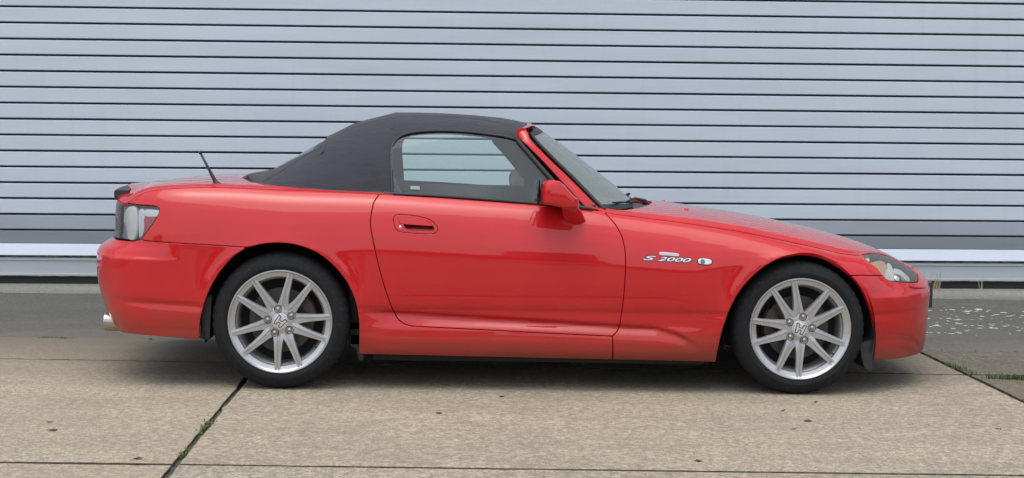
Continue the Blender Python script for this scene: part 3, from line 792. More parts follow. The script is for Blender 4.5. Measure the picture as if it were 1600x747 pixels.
# ------------------------------------------------------------------ lamps
def cup(poly, depth, m, name, parent, step=.012, mat_sub=None):
    pc = patch(SIDE, inset([tuple(p) for p in (poly_clean(poly) if area(poly_clean(poly)) > 0 else poly_clean(poly)[::-1])], .001), step=step, gap=0, rim=0, off=depth)
    return pc
def headlight(mir):
    g = mirror if mir else (lambda p: p)
    e = empty('headlight', (0, 0, 0), CAR)
    P = poly_clean(hl_poly); P = P if area(P) > 0 else P[::-1]
    lens = patch(SIDE, P, step=.010, gap=.0025, rim=.03, off=.001, rnd=.004)
    put('lens', g(lens), LENS, e)
    n = resample(P, .01)
    back = patch(SIDE, P, step=.012, gap=.004, rim=0, off=.055); put('housing', g(back), LAMPBK, e)
    # side walls
    Q = np.array(inset(resample(P, .012), .003)); a = F_side(Q[:, 0], Q[:, 1]); nn = SIDE.nrm(Q[:, 0], Q[:, 1]); b = a-nn*.060; a = a-nn*.004
    v = np.vstack([a, b]); k = len(Q); f = [(i, (i+1) % k, k+(i+1) % k, k+i) for i in range(k)]
    if mir: v[:, 1] = 2*YC-v[:, 1]
    mesh_obj('bezel', v, f, LAMPBK, e)
    def piece(px, dep, m, nm, st=.006, rim=.012):
        q = closed(SIDE, px); put(nm, g(patch(SIDE, q, step=st, gap=0, rim=rim, off=dep, rnd=.004)), m, e)
    piece([(1351, 400), (1358, 396.5), (1362, 399), (1361, 404), (1356, 404)], .020, LAMPWHITE, 'position_lamp')
    piece([(1364, 405), (1380, 402), (1388, 409), (1389, 424), (1387, 434), (1377, 424), (1366, 411)], .018, AMBER, 'indicator_reflector')
    piece([(1389, 408), (1394, 409), (1399, 421), (1399, 437), (1389, 437), (1387, 424)], .014, LAMPSILV, 'reflector_rib')
    piece([(1400, 416), (1409, 418), (1418, 425), (1426, 435), (1420, 436.5), (1411, 427), (1401, 423)], .014, LAMPSILV, 'main_reflector')
    c = at(1406, 431, .30)
    q = Vector(F_side(*[np.array([v_]) for v_ in shit(1407, 430)])[0]); nn_ = Vector((SIDE.nrm(*[np.array([v_]) for v_ in shit(1407, 430)]))[0])
    bm = bmesh.new(); lathe(bm, [(.0001, -.028), (.018, -.024), (.026, -.014), (.030, 0), (.036, .004), (.038, .02)], 28)
    o = bm_obj('projector', bm, CHROME, e); pq = q-nn_*.040
    if mir: pq.y = 2*YC-pq.y; nn_ = Vector((nn_.x, -nn_.y, nn_.z))
    o.location = pq; o.rotation_euler = (nn_*-1).to_track_quat('Y', 'Z').to_euler()
    return e
headlight(False); headlight(True)
def taillight(mir):
    g = mirror if mir else (lambda p: p)
    e = empty('tail_light', (0, 0, 0), CAR); P = poly_clean(tl_poly); P = P if area(P) > 0 else P[::-1]
    put('lens', g(patch(SIDE, P, step=.010, gap=.0025, rim=.02, off=.001, rnd=.004)), TLENS, e)
    put('housing', g(patch(SIDE, P, step=.012, gap=.004, rim=0, off=.040)), mat('tail_lamp_back', (.55, .56, .57), .35, .2), e)
    Q = np.array(inset(resample(P, .012), .003)); a = F_side(Q[:, 0], Q[:, 1]); nn = SIDE.nrm(Q[:, 0], Q[:, 1]); b = a-nn*.045; a = a-nn*.004
    v = np.vstack([a, b]); k = len(Q); f = [(i, (i+1) % k, k+(i+1) % k, k+i) for i in range(k)]
    if mir: v[:, 1] = 2*YC-v[:, 1]
    mesh_obj('bezel', v, f, LAMPBK, e)
    def piece(px, dep, m, nm):
        q = closed(SIDE, px, 4); put(nm, g(patch(SIDE, q, step=.006, gap=0, rim=.012, off=dep, rnd=.005)), m, e)
    piece([(193, 326), (200, 321.5), (208, 323), (210, 340), (209.5, 360), (204, 374), (195, 370), (191, 350), (188.5, 344)], .014, LAMPWHITE, 'reversing_lamp')
    piece([(213, 327), (220, 327.5), (221, 345), (219.5, 362), (213, 370), (211.5, 348)], .018, LAMPSILV, 'reflector_rib')
    piece([(223, 339), (241, 340), (236, 350), (223, 366), (221.5, 350)], .016, LAMPRED, 'red_reflector')
    piece([(223, 327), (246, 328), (243.5, 337), (223, 336.5)], .016, LAMPSILV, 'reflector_rib')
    return e
taillight(False); taillight(True)
# front side marker
mk = closed(SIDE, [(1089.6, 408), (1091, 404.6), (1096, 403.4), (1105, 403.8), (1111, 405.4), (1113, 409), (1111, 413.2), (1105, 414.4), (1096, 413.8), (1091, 412.2)])
e = empty('side_indicator', (0, 0, 0), CAR)
put('bezel', patch(SIDE, mk, step=.005, gap=0, rim=.006, off=-.0015, rnd=.002), BADGEBK, e)
mk2 = inset(poly_clean(mk) if area(poly_clean(mk)) > 0 else poly_clean(mk)[::-1], .0035)
put('lens', patch(SIDE, mk2, step=.005, gap=0, rim=.004, off=-.005, rnd=.0025), mat('indicator_clear_lens', (.7, .72, .73), .15, .3, .5), e)
mk3 = closed(SIDE, [(1095, 405.8), (1100, 405.8), (1101, 409), (1100, 412.4), (1095, 412), (1094.6, 409)])
put('bulb', patch(SIDE, mk3, step=.004, gap=0, rim=.001, off=-.0062, rnd=.001), mat('indicator_bulb_grey', (.16, .17, .18), .3), e)

# ------------------------------------------------------------------ badges
def text_mesh(s, size, shear, depth, sx=1.0, bold=0.0):
    c = bpy.data.curves.new('t', 'FONT'); c.body = s; c.size = size; c.shear = shear; c.extrude = depth; c.offset = bold; c.space_character = 1.0
    o = bpy.data.objects.new('t', c); COL.objects.link(o); dg = bpy.context.evaluated_depsgraph_get()
    me = bpy.data.meshes.new_from_object(o.evaluated_get(dg)); bpy.data.objects.remove(o)
    co = np.array([v.co[:] for v in me.vertices]); co[:, 0] *= sx; return co, [tuple(p.vertices) for p in me.polygons]
def stick_text(s, px0, px1, hpx, name, m, bold=0, depth=.0012, lift=0.002, skin=SIDE, parent=CAR, shear=.35, back=None, label=None):
    co, fc = text_mesh(s, 1, shear, 0.5, 1, bold)
    mn, mx = co.min(0), co.max(0); co[:, :2] = (co[:, :2]-mn[:2])/(mx[:2]-mn[:2])
    a = Vector(F_side(*[np.array([v]) for v in shit(*px0)])[0]); b = Vector(F_side(*[np.array([v]) for v in shit(*px1)])[0])
    top = Vector(F_side(*[np.array([v]) for v in shit(px0[0]+2, px0[1]-hpx)])[0])
    ux = b-a; uz = top-a; uz = Vector((0, uz.y, uz.z)); n = -ux.cross(uz).normalized()
    if n.y > 0: n = -n
    out = [a+ux*float(q[0])+uz*float(q[1])+n*(lift+depth*float(q[2])) for q in co]
    o = mesh_obj(name, out, fc, m, parent, smooth=False)
    if label: o['label'] = label
    return o
e = empty('model_badge', (0, 0, 0), CAR)
stick_text('S', (1002.5, 407.2), (1026, 408.4), 9.2, 'letter_outline', BADGEBK, .05, .001, .0008, parent=e)
stick_text('S', (1004.5, 406.3), (1025, 407.3), 7.0, 'letter', SILVER, .01, .001, .0020, parent=e)
stick_text('2000', (1026, 408.2), (1081.5, 411), 8.4, 'letter_outline', BADGEBK, .05, .001, .0008, parent=e)
stick_text('2000', (1027.5, 407.4), (1080, 410.1), 6.4, 'letter', SILVER, .012, .001, .0020, parent=e)
pl = closed(SIDE, [(1030.2, 396), (1032.5, 393.9), (1046, 394.9), (1058.5, 396.2), (1060.8, 398.4), (1058.5, 400.6), (1045, 399.6), (1032, 398.6)])
pb = put('badge_plate', patch(SIDE, pl, step=.005, gap=0, rim=.003, off=-.003, rnd=.001), mat('badge_plate_metal', (.62, .60, .60), .35, .5), e)
for k in range(7):
    q = [shit(1035+k*3.1, 396.4+k*.18), shit(1036.9+k*3.1, 396.5+k*.18), shit(1036.6+k*3.1, 398.5+k*.18), shit(1034.7+k*3.1, 398.4+k*.18)]
    put('relief_mark', patch(SIDE, q, step=.004, gap=0, rim=0, off=-.0036), mat('relief_grey', (.3, .3, .31), .4, .5) if k == 0 else bpy.data.materials['relief_grey'], pb)

# ------------------------------------------------------------------ door mirror
def door_mirror(mir):
    OUT = [(846.2, 318.5), (845.4, 308), (846.5, 295), (849, 285.5), (855, 281.6), (864, 281.2), (874, 283.2), (882, 289), (890, 298.5), (898, 306.8), (904.8, 311.5), (905, 326), (880, 325), (862, 321)]
    yF = -.105
    e = empty('door_mirror', (0, 0, 0), CAR)
    my = (lambda p: Vector((p[0], 2*YC-p[1], p[2]))) if mir else Vector
    # housing: rings from the inner mouth out to the rounded outer end
    c = at(872, 304, yF); ring0 = [at(x, y, yF+.02) for x, y in OUT]
    bm = bmesh.new(); rings = []
    for yy, k in ((.165, .88), (.10, .97), (.04, 1.0), (.0, 1.0), (-.035, .985), (-.058, .93), (-.072, .80), (-.078, .5)):
        R = []
        for p in ring0:
            low = p.z < ring0[0].z+.012
            q = Vector((c.x+(p.x-c.x)*k, yF+.04+yy, c.z+(p.z-c.z)*(k if not low else min(1, k+.05))))
            R.append(bm.verts.new(my(q)))
        rings.append(R)
    n = len(OUT)
    for A, B in zip(rings, rings[1:]):
        for i in range(n): bm.faces.new((A[i], A[(i+1) % n], B[(i+1) % n], B[i]))
    bm.faces.new(rings[-1]); bm.faces.new(rings[0][::-1]); bmesh.ops.recalc_face_normals(bm, faces=bm.faces)
    es = [ed for ed in bm.edges if ed.calc_face_angle(0) > radians(28)]
    bmesh.ops.bevel(bm, geom=es, offset=.004, segments=2, affect='EDGES', clamp_overlap=True)
    bm_obj('mirror_housing', bm, PAINT, e, 30)
    bm = bmesh.new(); R_ = [bm.verts.new(my((c.x+(p.x-c.x)*.93, yF+.04+.168, c.z+(p.z-c.z)*.93))) for p in ring0]; fc = bm.faces.new(R_); bmesh.ops.solidify(bm, geom=[fc], thickness=.003)
    bm_obj('mirror_inner_cover', bm, PLASTIC, e, 30)
    # mirror glass on the rear-facing side
    gx = at(845.6, 300, yF).x
    bm = bmesh.new(); ring = []
    for k in range(28):
        a = 2*pi*k/28; sx = abs(cos(a))**.7*(1 if cos(a) > 0 else -1); sz = abs(sin(a))**.7*(1 if sin(a) > 0 else -1)
        ring.append(bm.verts.new(my((gx-.010+.028*sx*.3, yF+.075+.085*sx, c.z+.004+.052*sz) if not mir else (gx-.012-.058*sx, yF+.085+.060*sx, c.z+.004+.056*sz))))
    bm.faces.new(ring); bmesh.ops.solidify(bm, geom=bm.faces[:], thickness=.004)
    bm_obj('mirror_glass', bm, mat('mirror_silvering', (.62, .70, .72), .18, .8), e, 30)
    bm = bmesh.new(); ring = []
    sq = lambda a: abs(cos(a))**.7*(1 if cos(a) > 0 else -1)
    tube(bm, [my((gx-.008+.0084*sq(a) if not mir else gx-.010-.060*sq(a), (yF+.075+.088*sq(a)) if not mir else yF+.085+.063*sq(a), c.z+.004+.055*(abs(sin(a))**.7*(1 if sin(a) > 0 else -1)))) for a in np.linspace(0, 2*pi, 33)], .0045, 8, False)
    bm_obj('mirror_rim', bm, PLASTIC, e, 60)
    # foot
    FT = [(879, 325, .0), (906, 327, .0)], [(880, 335, .0), (910.5, 333, .0)], [(880.5, 345, 0), (917, 344, 0)]
    bm = bmesh.new(); rows = []
    for (l, r), (y0, y1), zz in ((((878.5, 324), (905, 324.5)), (-.06, .02), 0), (((879, 330), (909.5, 330)), (-.045, .045), 0), (((880, 338), (913.5, 337)), (-.012, .09), 0), (((884, 346.5), (917, 345)), (.022, .11), 0), (((890, 352), (911, 352)), (.05, .13), 0)):
        A = at(*l, y0); B = at(*r, y0); m_ = (A+B)/2
        R = []
        for k in range(16):
            a = 2*pi*k/16; R.append(bm.verts.new(my(Vector((m_.x+(B.x-A.x)/2*cos(a), (y0+y1)/2+(y1-y0)/2*sin(a), m_.z)))))
        rows.append(R)
    for A, B in zip(rows, rows[1:]):
        for i in range(16): bm.faces.new((A[i], A[(i+1) % 16], B[(i+1) % 16], B[i]))
    bm.faces.new(rows[0][::-1]); bm.faces.new(rows[-1]); bmesh.ops.recalc_face_normals(bm, faces=bm.faces)
    bm_obj('mirror_foot', bm, PAINT, e, 60)
    # black sail behind the mirror
    s_ = [at(x, y, .112) for x, y in ((838, 320.5), (852, 311), (868, 300), (890, 309), (912, 326))]
    bm = bmesh.new(); f = bm.faces.new([bm.verts.new(my(p)) for p in s_]); bmesh.ops.solidify(bm, geom=[f], thickness=.01)
    bm_obj('mirror_sail', bm, PLASTIC, e, 30)
    return e
door_mirror(False); door_mirror(True)

# ------------------------------------------------------------------ aerial, exhaust, plates
dk_h = TOPS.hit(340, 290) or (-.3, .15)
b0 = at(340.5, 291.5, .16); b1 = at(311.6, 236, .16)
bm = bmesh.new(); v = b1-b0
tube(bm, [b0-v*.02, b0+v*.03, b0+v*.10, b0+v*.18, b0+v*.45, b0+v*.93], [.026, .021, .013, .0092, .0066, .0054], 12)
A_ = bm_obj('aerial', bm, PLASTIC, CAR)
bm = bmesh.new(); tube(bm, [b0+v*.92, b0+v*.94, b0+v*.99, b0+v*1.0], [.0058, .008, .008, .005], 10); bm_obj('aerial_tip', bm, RUBBER, A_)
def exhaust(y):
    bm = bmesh.new(); lathe(bm, [(.041, .26), (.043, .10), (.045, .004), (.0455, 0), (.044, -.002), (.0415, .0), (.040, .02), (.039, .12)], 36)
    o = bm_obj('exhaust_tip', bm, mat('polished_exhaust', (.45, .42, .38), .28, 1) if 'polished_exhaust' not in bpy.data.materials else bpy.data.materials['polished_exhaust'], CAR)
    o.rotation_euler = (0, 0, -pi/2); o.location = (at(165, 503, .33).x, y, at(162.5, 502.5, .33).z)
exhaust(.33); exhaust(2*YC-.33)
bm = bmesh.new(); p0 = at(1453, 460, YC-.26); zc_ = .455
box(bm, 3.17, 3.208, YC-.27, YC+.27, .352, .478); bm_obj('plate_holder', bm, PLASTIC, CAR, 30, bevel=.006)
bm = bmesh.new(); box(bm, 3.2085, 3.212, YC-.26, YC+.26, .36, .47); bm_obj('number_plate', bm, WHITE, CAR, 30)
bm = bmesh.new(); box(bm, -.962, -.955, YC-.26, YC+.26, .44, .55); bm_obj('number_plate', bm, mat('yellow_plate', (.75, .55, .05), .35), CAR, 30)
# small tow-eye cover ledge below the lamp
lg = closed(SIDE, [(1421, 445.5), (1427, 443.6), (1440, 444.4), (1446, 447), (1443, 450.6), (1430, 450.2), (1422, 448.6)])
put('washer_cover', patch(SIDE, lg, step=.006, gap=.0004, rim=.008, off=-.006, rnd=.004), PAINT)

# ------------------------------------------------------------------ underside, arches, interior
bm = bmesh.new()
box(bm, .42, 1.96, .07, 2*YC-.07, .135, .24); box(bm, -.68, -.40, .12, 2*YC-.12, .26, .34); box(bm, -.40, .42, .34, 2*YC-.34, .2, .45)
box(bm, 1.96, 2.80, .34, 2*YC-.34, .19, .42); box(bm, 2.80, 2.95, .40, 2*YC-.40, .19, .3)
bm_obj('floor_pan', bm, DARK, CAR, 30)
bm = bmesh.new()
tube(bm, [(.5, .10, .145), (1.95, .10, .138)], .012, 6); 

bm_obj('sill_flange', bm, DARK, CAR, 30)
def arch_liner(cx, cz, r, mir, zb0, zb1, flapx=None):
    bm = bmesh.new(); prof = []
    a0, a1 = radians(-17), radians(197); rows = []
    for y, rr in ((.028, r+.004), (.06, r+.006), (.30, r+.006), (.34, r-.02)):
        R = []
        for k in range(41):
            a = a0+(a1-a0)*k/40; yy = y if not mir else 2*YC-y
            R.append(bm.verts.new((cx+rr*cos(a), yy, max(cz+rr*sin(a), .15))))
        rows.append(R)
    for A, B in zip(rows, rows[1:]):
        for i in range(40): bm.faces.new((A[i], A[i+1], B[i+1], B[i]))
    c = bm.verts.new((cx, .345 if not mir else 2*YC-.345, cz)); R = rows[-1]
    for i in range(40): bm.faces.new((R[i], R[i+1], c))
    bmesh.ops.recalc_face_normals(bm, faces=bm.faces)
    return bm_obj('wheel_arch_liner', bm, LINER, CAR, 50)
for mir in (False, True):
    arch_liner(0, .315, .358, mir, 0, 0); arch_liner(2.395, .31, .352, mir, 0, 0)
    sy = (lambda y: 2*YC-y) if mir else (lambda y: y)
    def slab(name, pts, y0, y1):
        bm = bmesh.new(); A = [bm.verts.new((p.x, sy(y0), p.z)) for p in pts]; B = [bm.verts.new((p.x, sy(y1), p.z)) for p in pts]; n = len(pts)
        bm.faces.new(A); bm.faces.new(B[::-1])
        for i in range(n): bm.faces.new((A[i], B[i], B[(i+1) % n], A[(i+1) % n]))
        bmesh.ops.recalc_face_normals(bm, faces=bm.faces); return bm_obj(name, bm, PLASTIC, CAR, 30)
    slab('air_deflector', [at(x, y, .06) for x, y in ((1343, 535), (1366, 530), (1361, 580), (1350, 575), (1345, 556))], .05, .30)
    slab('splash_guard', [at(x, y, .05) for x, y in ((316, 470), (331, 460), (327, 531), (312, 529))], .05, .22)
    slab('splash_guard', [at(x, y, .12) for x, y in ((549, 505), (561, 505), (568, 563), (561, 563), (556, 545), (548, 540))], .12, .24)

def seat(y):
    e = empty('seat', (0, 0, 0), CAR)
    def loft(secs, nm):
        bm = bmesh.new(); rings = []
        for (x, z, hw, th, dx, dz) in secs:
            R = []
            for k in range(20):
                a = 2*pi*k/20; R.append(bm.verts.new((x+th*cos(a)*dx, y+hw*abs(sin(a))**.6*(1 if sin(a) > 0 else -1), z+th*cos(a)*dz)))
            rings.append(R)
        for A, B in zip(rings, rings[1:]):
            for i in range(20): bm.faces.new((A[i], A[(i+1) % 20], B[(i+1) % 20], B[i]))
        bm.faces.new(rings[0][::-1]); bm.faces.new(rings[-1]); bmesh.ops.recalc_face_normals(bm, faces=bm.faces)
        bm_obj(nm, bm, SEATM, e, 60)
    loft([(.62, .36, .20, .03, .2, 1), (.64, .36, .24, .06, .2, 1), (.90, .38, .25, .07, .1, 1), (1.10, .41, .22, .05, .1, 1), (1.13, .41, .18, .02, .1, 1)], 'seat_cushion')
    loft([(.62, .34, .22, .05, 1, .2), (.57, .5, .25, .06, 1, .2), (.49, .75, .25, .06, 1, .2), (.43, .88, .19, .05, 1, .2), (.39, .98, .12, .045, 1, .2), (.375, 1.03, .09, .02, 1, .2)], 'seat_back')
seat(.50); seat(2*YC-.50)
# steering wheel (right-hand drive), dashboard, rear bulkhead, inner sills
e = empty('steering_wheel', (0, 0, 0), CAR)
cs = Vector((1.13, .50, .80)); ax = Vector((-.92, 0, .38)).normalized(); ua = Vector((0, 1, 0)); ub = ax.cross(ua)
bm = bmesh.new(); tube(bm, [cs+(ua*cos(a)+ub*sin(a))*.175 for a in np.linspace(0, 2*pi, 41)], .014, 8, False); bm_obj('wheel_rim', bm, SEATM, e)
bm = bmesh.new(); tube(bm, [cs-ax*.02, cs+ax*.025], [.06, .045], 20); 
for a in (radians(0), radians(180), radians(270)): tube(bm, [cs+(ua*cos(a)+ub*sin(a))*.04, cs+(ua*cos(a)+ub*sin(a))*.17], [.02, .013], 8)
bm_obj('spokes', bm, INT, e); bm = bmesh.new(); tube(bm, [cs-ax*.02, cs-ax*.35], .035, 12); bm_obj('column', bm, INT, e)
bm = bmesh.new(); secs = []
for k in range(9):
    y = .13+(2*YC-.26)*k/8; hump = .03*math.exp(-((y-.5)/.2)**2)
    secs.append([bm.verts.new(p) for p in ((1.24, y, .55), (1.20, y, .78+hump), (1.26, y, .83+hump), (1.40, y, .845), (1.62, y, .82), (1.64, y, .55))])
for A, B in zip(secs, secs[1:]):
    for i in range(6): bm.faces.new((A[i], A[(i+1) % 6], B[(i+1) % 6], B[i]))
bm.faces.new(secs[0][::-1]); bm.faces.new(secs[-1]); bmesh.ops.recalc_face_normals(bm, faces=bm.faces); bm_obj('dashboard', bm, INT, CAR, 60)
bm = bmesh.new(); box(bm, .30, .36, .12, 2*YC-.12, .2, .86); box(bm, .30, 1.9, .10, 2*YC-.10, .245, .27); box(bm, -.25, .33, .2, 2*YC-.2, .82, .87); bm_obj('rear_bulkhead', bm, INT, CAR, 30)
for y in (.118, 2*YC-.118):
    bm = bmesh.new(); box(bm, .40, 1.44, min(y, y+(.05 if y < 1 else -.05)), max(y, y+(.05 if y < 1 else -.05)), .30, .868 if y < 1 else .893)
    o = bm_obj('door_card', bm, INT, CAR, 30); o.rotation_euler = (0, .0, 0)
bm = bmesh.new(); tube(bm, [(1.29, YC, 1.15), (1.24, YC, 1.12)], .006, 6); box(bm, 1.225, 1.245, YC-.11, YC+.11, 1.09, 1.14); bm_obj('rear_view_mirror', bm, PLASTIC, CAR, 30)

# ------------------------------------------------------------------ wheels
def annulus(bm, r0_, r1_, y, n=64): 
    A = [bm.verts.new((r0_*cos(2*pi*k/n), y, r0_*sin(2*pi*k/n))) for k in range(n)]; B = [bm.verts.new((r1_*cos(2*pi*k/n), y, r1_*sin(2*pi*k/n))) for k in range(n)]
    for k in range(n): bm.faces.new((A[k], B[k], B[(k+1) % n], A[(k+1) % n]))
def make_wheel(cx, y0, cz, R, W, rot, mir=False, erot=0):
    e = empty('wheel', (cx, y0 if not mir else 2*YC-y0, cz), CAR)
    if mir: e.rotation_euler = (0, 0, pi)
    nseg = 144
    yb = .004                                         # bead plane
    prof = [(.214, W-.02), (.226, W-.006), (.25, W+.003), (R-.035, W+.002), (R-.012, W-.014), (R-.003, W-.035),
            (R, W*.66), (R-.006, W*.655), (R-.006, W*.62), (R, W*.615), (R+.0, W*.40), (R-.006, W*.395), (R-.006, W*.36), (R, W*.355),
            (R-.001, .050), (R-.004, .040), (R-.009, .026), (R-.017, .014), (R-.030, .004), (R-.045, -.0015), (R-.047, -.0028), (R-.050, -.0028), (.262, -.0042), (.252, -.003), (.2475, -.001), (.243, .0015), (.2395, .006), (.233, .012), (.224, .014)]
    def mod(j, k, r):
        if j in (4, 5, 14, 15, 16, 17): return r-(.0035 if k % 3 == 0 else 0)
        return r
    bm = bmesh.new(); lathe(bm, prof, nseg, mod=mod); bmesh.ops.recalc_face_normals(bm, faces=bm.faces)
    bm_obj('tyre', bm, TYRE, e, 50)
    rp = [(.2385, .012), (.2385, .003), (.2365, .0), (.2330, -.0005), (.2300, .003), (.2265, .0075), (.2225, .010), (.2140, .013), (.2070, .0160), (.2040, .022), (.2030, .034), (.197, .040), (.194, .06), (.190, .10), (.200, W-.02), (.226, W-.004)]
    bm = bmesh.new(); lathe(bm, rp, 96); bmesh.ops.recalc_face_normals(bm, faces=bm.faces); rm = bm_obj('rim', bm, RIM, e, 40)
    def spoke(ac, sgn):
        bm = bmesh.new(); secs = []
        st = ((.040, .030, .020), (.062, .029, .016), (.080, .0255, .0125), (.100, .0215, .0100), (.130, .0185, .0080), (.160, .0165, .0070), (.190, .0152, .0066), (.212, .0142, .0068), (.2290, .0128, .0070))
        for r_, hw, yy in st:
            f = (r_-.04)/(.2275-.04); off_ = 17.5-(17.5-13.9)*min(1, f*1.3)
            a = ac+sgn*radians(off_); c_ = Vector((r_*cos(a), 0, r_*sin(a))); t = Vector((-sin(a), 0, cos(a)))
            dp = .034-.016*f
            row = [(-1.0, yy+dp), (-1.0, yy+.0075), (-.88, yy+.0008), (-.26, yy-.0004), (-.13, yy+.0045), (.13, yy+.0045), (.26, yy-.0004), (.88, yy+.0008), (1.0, yy+.0075), (1.0, yy+dp)]
            secs.append([bm.verts.new(c_+t*(hw*u_)+Vector((0, v_, 0))) for u_, v_ in row])
        for A, B in zip(secs, secs[1:]):
            for i in range(10): bm.faces.new((A[i], A[(i+1) % 10], B[(i+1) % 10], B[i]))
        bm.faces.new(secs[0][::-1]); bm.faces.new(secs[-1]); bmesh.ops.recalc_face_normals(bm, faces=bm.faces)
        bm_obj('spoke', bm, RIM, e, 28)
    for k in range(5):
        ac = radians(rot+72*k)
        for sg in (-1, 1): spoke(ac, sg)
        al = ac+radians(36)
        # lug seat and nut
        bm = bmesh.new(); lathe(bm, [(.0001, -.001), (.007, .0), (.0105, .004), (.0118, .010), (.0122, .024)], 18); 
        o = bm_obj('lug_nut', bm, mat('nut_steel', (.33, .32, .31), .35, .85) if 'nut_steel' not in bpy.data.materials else bpy.data.materials['nut_steel'], e, 40)
        o.location = (.0575*cos(al), .005, .0575*sin(al))
        bm = bmesh.new(); lathe(bm, [(.0185, .0128), (.0160, .0135), (.0150, .028)], 20)
        o = bm_obj('lug_socket', bm, LINER, e); o.location = (.0575*cos(al), 0, .0575*sin(al))
    # hub with scalloped edge
    bm = bmesh.new(); lathe(bm, [(.0385, .034), (.039, .0150), (.042, .0150), (.070, .0190), (.0765, .0215), (.0785, .026), (.079, .05)], 80, mod=lambda j, k, r: r-(.007*(.5-.5*cos(5*(2*pi*k/80-radians(rot)))) if j > 2 else 0))
    bmesh.ops.recalc_face_normals(bm, faces=bm.faces); bm_obj('hub', bm, RIM, e, 40)
    bm = bmesh.new(); lathe(bm, [(.0001, .0065), (.035, .0068), (.0375, .0078), (.0388, .0105), (.0388, .03)], 48); bmesh.ops.recalc_face_normals(bm, faces=bm.faces)
    hc_ = bm_obj('centre_cap', bm, mat('cap_silver', (.66, .67, .68), .3, .5) if 'cap_silver' not in bpy.data.materials else bpy.data.materials['cap_silver'], e, 40)
    bm = bmesh.new(); ring = []
    for k in range(33):
        a = 2*pi*k/32; ring.append((.034*cos(a), .0066, .034*sin(a)))
    tube(bm, ring, .0006, 6, False); bm_obj('cap_ring', bm, BADGEBK, hc_)
    # letter-shaped emblem: two flared posts and a bar
    E = radians(erot); ce, se = cos(E), sin(E)
    bm = bmesh.new()
    def pl_(pts, y0_, y1_):
        A = [bm.verts.new((p[0]*ce-p[1]*se, y0_, p[0]*se+p[1]*ce)) for p in pts]; B = [bm.verts.new((p[0]*ce-p[1]*se, y1_, p[0]*se+p[1]*ce)) for p in pts]
        bm.faces.new(A); bm.faces.new(B[::-1]); n = len(pts)
        for i in range(n): bm.faces.new((A[i], B[i], B[(i+1) % n], A[(i+1) % n]))
    u = .00125
    for s_ in (-1, 1): pl_([(s_*17*u, 16*u), (s_*10.4*u, 16*u), (s_*7.2*u, 3.2*u), (s_*6.2*u, -3.2*u), (s_*7.2*u, -16*u), (s_*13.0*u, -16*u)], .0042, .0066)
    pl_([(-7.0*u, 3.0*u), (7.0*u, 3.0*u), (6.2*u, -2.8*u), (-6.2*u, -2.8*u)], .0043, .0066)
    bmesh.ops.recalc_face_normals(bm, faces=bm.faces); bm_obj('emblem', bm, bpy.data.materials['cap_silver'], hc_, 30)
    bm = bmesh.new()
    o_ = 2.8
    for s_ in (-1, 1): pl_([(s_*(17+o_)*u, (16+o_)*u), (s_*(10.4-o_)*u, (16+o_)*u), (s_*(7.2-o_)*u, 3.2*u), (s_*(6.2-o_)*u, -3.2*u), (s_*(7.2-o_)*u, (-16-o_)*u), (s_*(13.0+o_)*u, (-16-o_)*u)], .0054, .0067)
    pl_([(-7.0*u, (3.0+o_)*u), (7.0*u, (3.0+o_)*u), (6.2*u, (-2.8-o_)*u), (-6.2*u, (-2.8-o_)*u)], .0053, .0067)
    bmesh.ops.recalc_face_normals(bm, faces=bm.faces); bm_obj('emblem_outline', bm, BADGEBK, hc_, 30)
    # brake
    bm = bmesh.new(); lathe(bm, [(.075, .075), (.078, .062), (.085, .060), (.088, .078), (.148, .078), (.150, .080), (.150, .10), (.088, .10)], 72); bmesh.ops.recalc_face_normals(bm, faces=bm.faces)
    bm_obj('brake_disc', bm, DISC, e, 40)
    bm = bmesh.new(); ca = radians(32 if cx < 1 else 170); rows = []
    for k in range(9):
        a = ca+radians(-22+44*k/8); rows.append([bm.verts.new((rr*cos(a), yy, rr*sin(a))) for rr, yy in ((.100, .062), (.125, .050), (.158, .052), (.164, .065), (.164, .115), (.100, .115))])
    for A, B in zip(rows, rows[1:]):
        for i in range(6): bm.faces.new((A[i], A[(i+1) % 6], B[(i+1) % 6], B[i]))
    bm.faces.new(rows[0][::-1]); bm.faces.new(rows[-1]); bmesh.ops.recalc_face_normals(bm, faces=bm.faces); bm_obj('brake_caliper', bm, CAL, e, 40)
    bm = bmesh.new(); annulus(bm, .02, .195, .125); bm_obj('back_plate', bm, DARK, e)
    bm = bmesh.new(); va = radians(-36); tube(bm, [(.205*cos(va), .024, .205*sin(va)), (.185*cos(va), .015, .185*sin(va))], [.004, .0035], 8); bm_obj('valve', bm, RUBBER, e)
    return e
make_wheel(-.004, .000, .3155, .316, .238, 64.7, erot=-38)
make_wheel(2.396, .014, .3125, .3125, .215, 40.6, erot=-18)
make_wheel(-.004, .000, .3155, .316, .238, 20, True)
make_wheel(2.396, .014, .3125, .3125, .215, 50, True)

# ================================================================== the place
def gz(x, y):
    k = 1 if y < 8.15 else max(0, (10.7-y)/2.55); return (ZR-TAU*(x-XR))*k
